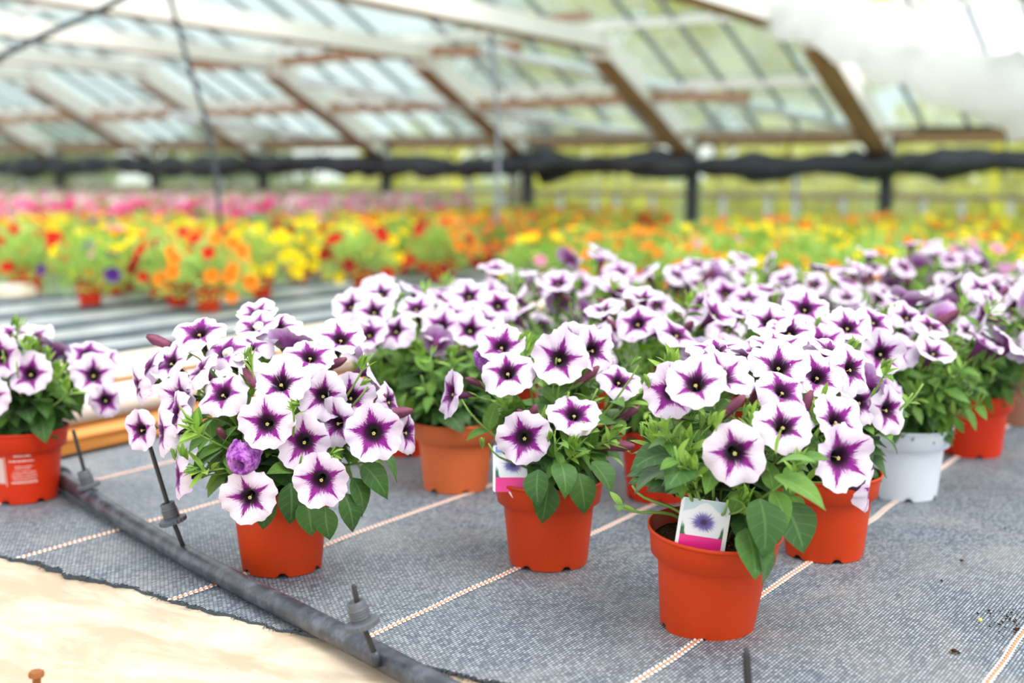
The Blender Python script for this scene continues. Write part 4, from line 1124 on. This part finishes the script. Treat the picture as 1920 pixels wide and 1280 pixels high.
hand = [((60, 548), ('red',), 22, 'bedding plant with clear red flowers at the left edge, beside the purple one'), ((170, 576), ('purple', 'purple', 'yellow'), 9, 'single bedding plant with purple and few yellow flowers standing alone in the aisle'),
        ((335, 572), ('darkred', 'red', 'red'), 26, 'bedding plant with dark red flowers, left pot of the pair in the aisle'), ((392, 583), ('orange', 'red', 'orange'), 24, 'bedding plant with orange flowers, right pot of the pair in the aisle'),
        ((490, 557), ('yellow', 'yellow', 'yellow', 'orange'), 24, 'bedding plant with the brightest yellow flowers beside the pair of pots'), ((560, 528), ('darkred', 'yellow'), 16, 'bedding plant with dark red and yellow flowers behind the bright yellow one'),
        ((680, 545), ('darkred', 'red', 'yellow'), 20, 'bedding plant with red and yellow flowers just behind the petunias'), ((820, 528), ('darkred', 'red', 'orange'), 20, 'bedding plant with red flowers in a dark red pot just behind the petunias')]
NAMES_H = {}
taken = []
for (px, py), cols, n, lab in hand:
    g = onz(px, py, 0); taken.append(g)
    NAMES[cols] = NAMES.get(cols, 'x'); bedding(g.x, g.y, cols, n, lab, True)
rb = random.Random(77); cand = []
def bedcol(x, y, r):
    b = y - 3.9 - (x + 5.5) * .66
    if b > 0 and x < -4.45: return ('pink', 'palepink') if b > .42 else ('magenta', 'pink')
    if y > 5.75: return ('red', 'orange') if x < -2.9 else ('yellow', 'orange')
    if x > -1.15 and y < 4.0: return ('lilac', 'pink')
    if x > -1.6: return r.choice([('yellow',), ('yellow', 'orange')])
    if y > 4.7: return r.choice([('orange', 'coral'), ('yellow', 'orange'), ('yellow', 'orange'), ('orange',)]) if x > -4.6 else r.choice([('yellow',), ('yellow', 'orange'), ('yellow', 'yellow', 'orange', 'pink')])
    return r.choice([('yellow',), ('yellow', 'orange'), ('yellow', 'yellow', 'orange', 'pink'), ('red', 'orange'), ('yellow', 'orange'), ('purple',) if r.random() < .3 else ('orange',)])
y = 3.02
while y < 6.45:
    x = -12.3 + (.12 if int(y * 10) % 2 else 0)
    while x < .4:
        inA = x < -3.35 or (x < -3.1 and y > 4); inB = x > -2.35 and y > 3.45
        xx, yy = x + rb.uniform(-.015, .015), y + rb.uniform(-.012, .012); px, py, t = proj((xx, yy, .16))
        if (inA or inB) and -90 < px < 2010 and t > 0 and all((Vector((xx, yy, 0)) - g).length > .20 for g in taken): cand.append((t, xx, yy))
        x += .262
    y += .232 if y > 4.4 else .25
cand.sort(); del cand[300 - len(hand):]
single_left = 100
for k, (t, x, y) in enumerate(cand):
    cols = bedcol(x, y, rb); n = 40 if cols in (('pink', 'palepink'), ('magenta', 'pink')) else 22 if 'lilac' in cols else 15 if (x > -2.5) else 36 if y > 4.3 else 26
    bedding(x, y, cols, n, None, k < single_left)
print('BEDDING', len(cand))
# pale boards lying between the pots in the aisle
for (px, py, w, d, rz, lab) in [(18, 553, .16, .08, .2, 'cream board lying under the red flowers at the left edge'), (285, 535, .12, .07, .5, 'cream board lying between the purple plant and the pair of pots'), (600, 510, .10, .08, .3, 'small cream board lying beside the dark red flowers')]:
    g = onz(px, py, 0); r = empty('cream_board', (g.x, g.y, 0), rz)
    MB().box((0, 0, .015), (w, d, .03)).build('board', 'wood_cream', r, False); MB().box((0, 0, .033), (w * .9, d * .9, .006)).build('top_layer', 'white_paint', r, False)
    tag(r, lab, 'board')

# ------------------------------------------------------------------ irrigation pipe and its stick emitters
ip = [onz(112, 893, .016), onz(230, 972, .014), onz(345, 1040, .013), onz(455, 1098, .012), onz(560, 1152, .011), onz(700, 1225, .011), onz(800, 1279, .011), onz(950, 1352, .011), onz(1200, 1470, .011)]
P = []
for a, b in zip(ip, ip[1:]):
    for i in range(8): P.append(a.lerp(b, i / 8))
P.append(ip[-1])
for i in range(6): P = [P[0]] + [(P[k - 1] + P[k] * 2 + P[k + 1]) / 4 for k in range(1, len(P) - 1)] + [P[-1]]
P = [Vector((p.x, p.y, max(p.z, .0118))) for p in P]
pr = empty('irrigation_pipe', P[20]); o0 = Vector(pr.location)
MB().tube([p - o0 for p in P], .0112, 20).build('tube', 'black_pipe', pr)
dirp = (P[0] - P[3]).normalized()
m = MB(); mx = frame(dirp, 0, P[0] - o0)
m.lathe([(.0085, -.012), (.0128, -.012), (.0146, -.008), (.0146, .008), (.0128, .012), (.0098, .012), (.0090, .004), (.0006, .004)], 24, 0, mx); m.build('end_collar', 'emitter_rod', pr)
tag(pr, 'black irrigation pipe running across the front of the fabric', 'pipe')
def emitter(pipe_px, depthdir, top_px, disc_px, label):
    b = onz(pipe_px[0], pipe_px[1], .018); d0 = (b - CAM).dot(FW)
    hh = (pipe_px[1] - top_px[1]) / FPX * d0; top = at(top_px[0], top_px[1], d0 - hh * .16); dc = at(disc_px[0], disc_px[1], d0 - hh * .16 * (pipe_px[1] - disc_px[1]) / (pipe_px[1] - top_px[1]))
    r = empty('drip_emitter', b); ax = (top - b).normalized()
    m = MB(); m.tube([Vector((0, 0, 0)) - ax * .006, (dc - b) * .5, dc - b, (dc - b).lerp(top - b, .6), (top - b) - ax * .002, top - b], [.0026, .0025, .0025, .0024, .0024, .0016], 10); m.build('rod', 'emitter_rod', r)
    m = MB(); m.tube([Vector((0, 0, -.007)), ax * .004, ax * .006], [.0050, .0042, .0028], 12); m.build('nipple', 'black_pipe', r)
    f = frame(ax, 0, dc - b)
    m = MB(); S = 44
    prof = [(.0060, -.0032), (.0138, -.0030), (.0146, -.0024), (.0146, .0016), (.0138, .0024), (.0086, .0030), (.0086, .0042)]
    m.lathe(prof, S, 0, f, False, lambda i, w, q: q * (1 + (.045 if i in (2, 3) and int(w / (2 * math.pi) * S + .5) % 2 else 0))); m.build('knurled_ring', 'emitter_plastic', r, False)
    m = MB(); pf = [(.0086, .0035)]
    for k in range(4): z = .0048 + k * .0024; pf += [(.0082, z), (.0092, z + .0008), (.0082, z + .0016)]
    pf += [(.0080, .0150), (.0080, .0200), (.0074, .0205), (.0066, .0200), (.0064, .008), (.0006, .007)]
    m.lathe(pf, 28, 0, f); m.build('threaded_cup', 'emitter_plastic', r)
    tag(r, label, 'drip emitter'); return r
emitter((180, 925), 0, (137, 806), (166, 910), 'drip emitter nearest the pipe end, beside the lettered pot')
emitter((347, 1032), 0, (275, 816), (324, 975), 'tall drip emitter in the middle of the pipe, crossing a lilac flower')
emitter((706, 1233), 0, (662, 1095), (679, 1168), 'short drip emitter on the nearest stretch of the pipe')
g = at(1400, 1214, 1.02); r = empty('spike_rod', (g.x, g.y, 0))
MB().tube([(0.004, 0, 0), (.002, 0, g.z * .5), (0, 0, g.z - .006), (0, 0, g.z)], [.0034, .0034, .0032, .0018], 10).build('rod', 'emitter_rod', r)
MB().lathe([(.0034, 0), (.009, 0), (.009, .003), (.005, .006), (.0034, .006)], 20).build('foot', 'emitter_rod', r)
tag(r, 'dark upright rod tip at the bottom edge before the frontmost pot', 'rod')
# rusty bolt
g = onz(70, 1300, -.004); r = empty('rusty_bolt', (g.x, g.y, -.004))
MB().lathe([(.0046, .014), (.0062, .0145), (.0066, .017), (.0060, .0195), (.0035, .0205), (.0005, .0205)], 6).lathe([(.0005, .014), (.0046, .014)], 6).build('head', 'rust', r, False)
pf = []
for k in range(8): pf += [(.0030, k * .0018), (.0037, k * .0018 + .0009)]
MB().lathe(pf, 14).build('shank', 'rust', r)
tag(r, 'rusty bolt standing out of the cream slab', 'bolt')
# crumbs
random.seed(5); m = MB()
def crumb(m, c, s):
    vs = [Vector(c) + Vector(d) * s * random.uniform(.6, 1.2) for d in ((1, 0, 0), (-1, 0, 0), (0, 1, 0), (0, -1, 0), (0, 0, .8), (0, 0, -.6))]
    m.add(vs, [(0, 2, 4), (2, 1, 4), (1, 3, 4), (3, 0, 4), (2, 0, 5), (1, 2, 5), (3, 1, 5), (0, 3, 5)])
for k in range(70):
    g = onz(random.gauss(1885, 26), random.gauss(1158, 12), .001); crumb(m, g, random.uniform(.0006, .002))
for (px, py, s) in ((1790, 1220, .004), (1796, 1223, .003), (1783, 1222, .002), (1803, 1050, .003), (1765, 1088, .002), (1905, 1180, .003), (1535, 1130, .0012), (1885, 990, .002)):
    g = onz(px, py, s * .5); crumb(m, g, s)
tag(m.build('soil_crumbs', 'soil'), 'brown soil crumbs scattered on the fabric at right', 'soil', kind='stuff')
g = onz(1838, 1162, .0022)
s = MB(); s.lathe([(.0002, -.0022), (.0014, -.0017), (.0021, -.0004), (.0021, .0006), (.0013, .0018), (.0002, .0022)], 12); o = s.build('fertilizer_granule', 'granule'); o.location = g
tag(o, 'tiny yellow granule beside the soil crumbs', 'granule')

# ------------------------------------------------------------------ printed plant cards
def card(tl, tr, br, bl, depth, mat, label, lean):
    n = 6; W, H = 1.0, 1.0
    P0 = at(*bl, depth + .0); P1 = at(*br, depth); P3 = at(*tl, depth + lean)
    ux = (P1 - P0); uy = (P3 - P0); w = ux.length; h = uy.length
    X = ux.normalized(); N = X.cross(uy).normalized(); Y = N.cross(X)
    mx = Matrix((X, Y, N)).transposed().to_4x4(); mx.translation = P0
    r = empty('plant_card', (0, 0, 0)); r.matrix_basis = mx
    rc = .06 * w; pts = []
    for cx, cy, a0 in ((w - rc, h - rc, 0), (rc, h - rc, 90), (rc, rc, 180), (w - rc, rc, 270)):
        for i in range(5):
            a = math.radians(a0 + 22.5 * i); pts.append((cx + rc * math.cos(a), cy + rc * math.sin(a)))
    k = len(pts); m = MB()
    vs = [(x, y, .0003) for x, y in pts] + [(x, y, -.0003) for x, y in pts]; uv = [(x / w, y / h) for x, y in pts] * 2
    m.add(vs, [tuple(range(k))], 0, uv); m.add(vs, [tuple(range(k, 2 * k))[::-1]] + [(i, k + i, k + (i + 1) % k, (i + 1) % k) for i in range(k)], 1, uv)
    m.build('card', [mat, 'card_white'], r, False)
    MB().add([(w * .32, .004, .0002), (w * .68, .004, .0002), (w * .52, -.006, .0002), (w * .48, -.006, .0002), (w * .32, .004, -.0004), (w * .68, .004, -.0004), (w * .52, -.006, -.0004), (w * .48, -.006, -.0004)],
             [(0, 3, 2, 1), (4, 5, 6, 7), (0, 1, 5, 4), (1, 2, 6, 5), (2, 3, 7, 6), (3, 0, 4, 7)]).build('stake', 'card_white', r, False)
    return tag(r, label, 'plant card')
dA = (Vector((-.504, 1.105, .095)) - CAM).dot(FW)
card((1265, 929), (1362, 944), (1357, 1043), (1263, 1029), dA - .047, 'card_print', 'upright plant card with white flower picture and pink band in the frontmost pot', -.004)
dB = (Vector((-.738, 1.197, .095)) - CAM).dot(FW)
card((889, 842), (966, 838), (1000, 922), (924, 922), dB - .040, 'card_print_header', 'leaning plant card with blue header in the small petunia pot', .006)

# white lettering on the left pot (unreadable lines and a bar code, thin film on the wall of the pot)
def print_on_pot(x, y, phi):
    m = MB(); rad = lambda z: .0440 + (.0512 - .0440) * (z - .010) / (.069 - .010) + .0002
    def patch(a0, a1, z0, z1):
        n = max(1, int((a1 - a0) / .06)); vs = []
        for i in range(n + 1):
            a = phi + a0 + (a1 - a0) * i / n; vs += [(rad(z0) * math.cos(a), rad(z0) * math.sin(a), z0), (rad(z1) * math.cos(a), rad(z1) * math.sin(a), z1)]
        m.add(vs, [(2 * i, 2 * i + 2, 2 * i + 3, 2 * i + 1) for i in range(n)])
    r = random.Random(3)
    for k, (z, h, a0, a1) in enumerate([(.0635, .0026, .30, .72), (.0570, .0020, .18, .80), (.0500, .0012, .32, .78), (.0470, .0012, .32, .70), (.0425, .0012, .25, .85), (.0390, .0012, .22, .88), (.0355, .0012, .22, .88), (.0320, .0012, .25, .86), (.0280, .0022, .20, .90)]):
        a = a0
        while a < a1:
            w = r.uniform(.012, .034); patch(a, min(a + w, a1), z, z + h * r.uniform(.7, 1)); a += w + r.uniform(.008, .016)
    a = -.28
    while a < .02: w = r.choice([.006, .01, .018]); patch(a, a + w, .028, .062); a += w + r.choice([.006, .01])
    patch(.06, .075, .024, .064)
    return m
for o in COL.objects:
    if o.get('label', '').startswith('petunia at the left edge'):
        h = math.atan2(-FW.y, -FW.x); print_on_pot(0, 0, h - .15).build('printed_lettering', 'print_white', o, False)
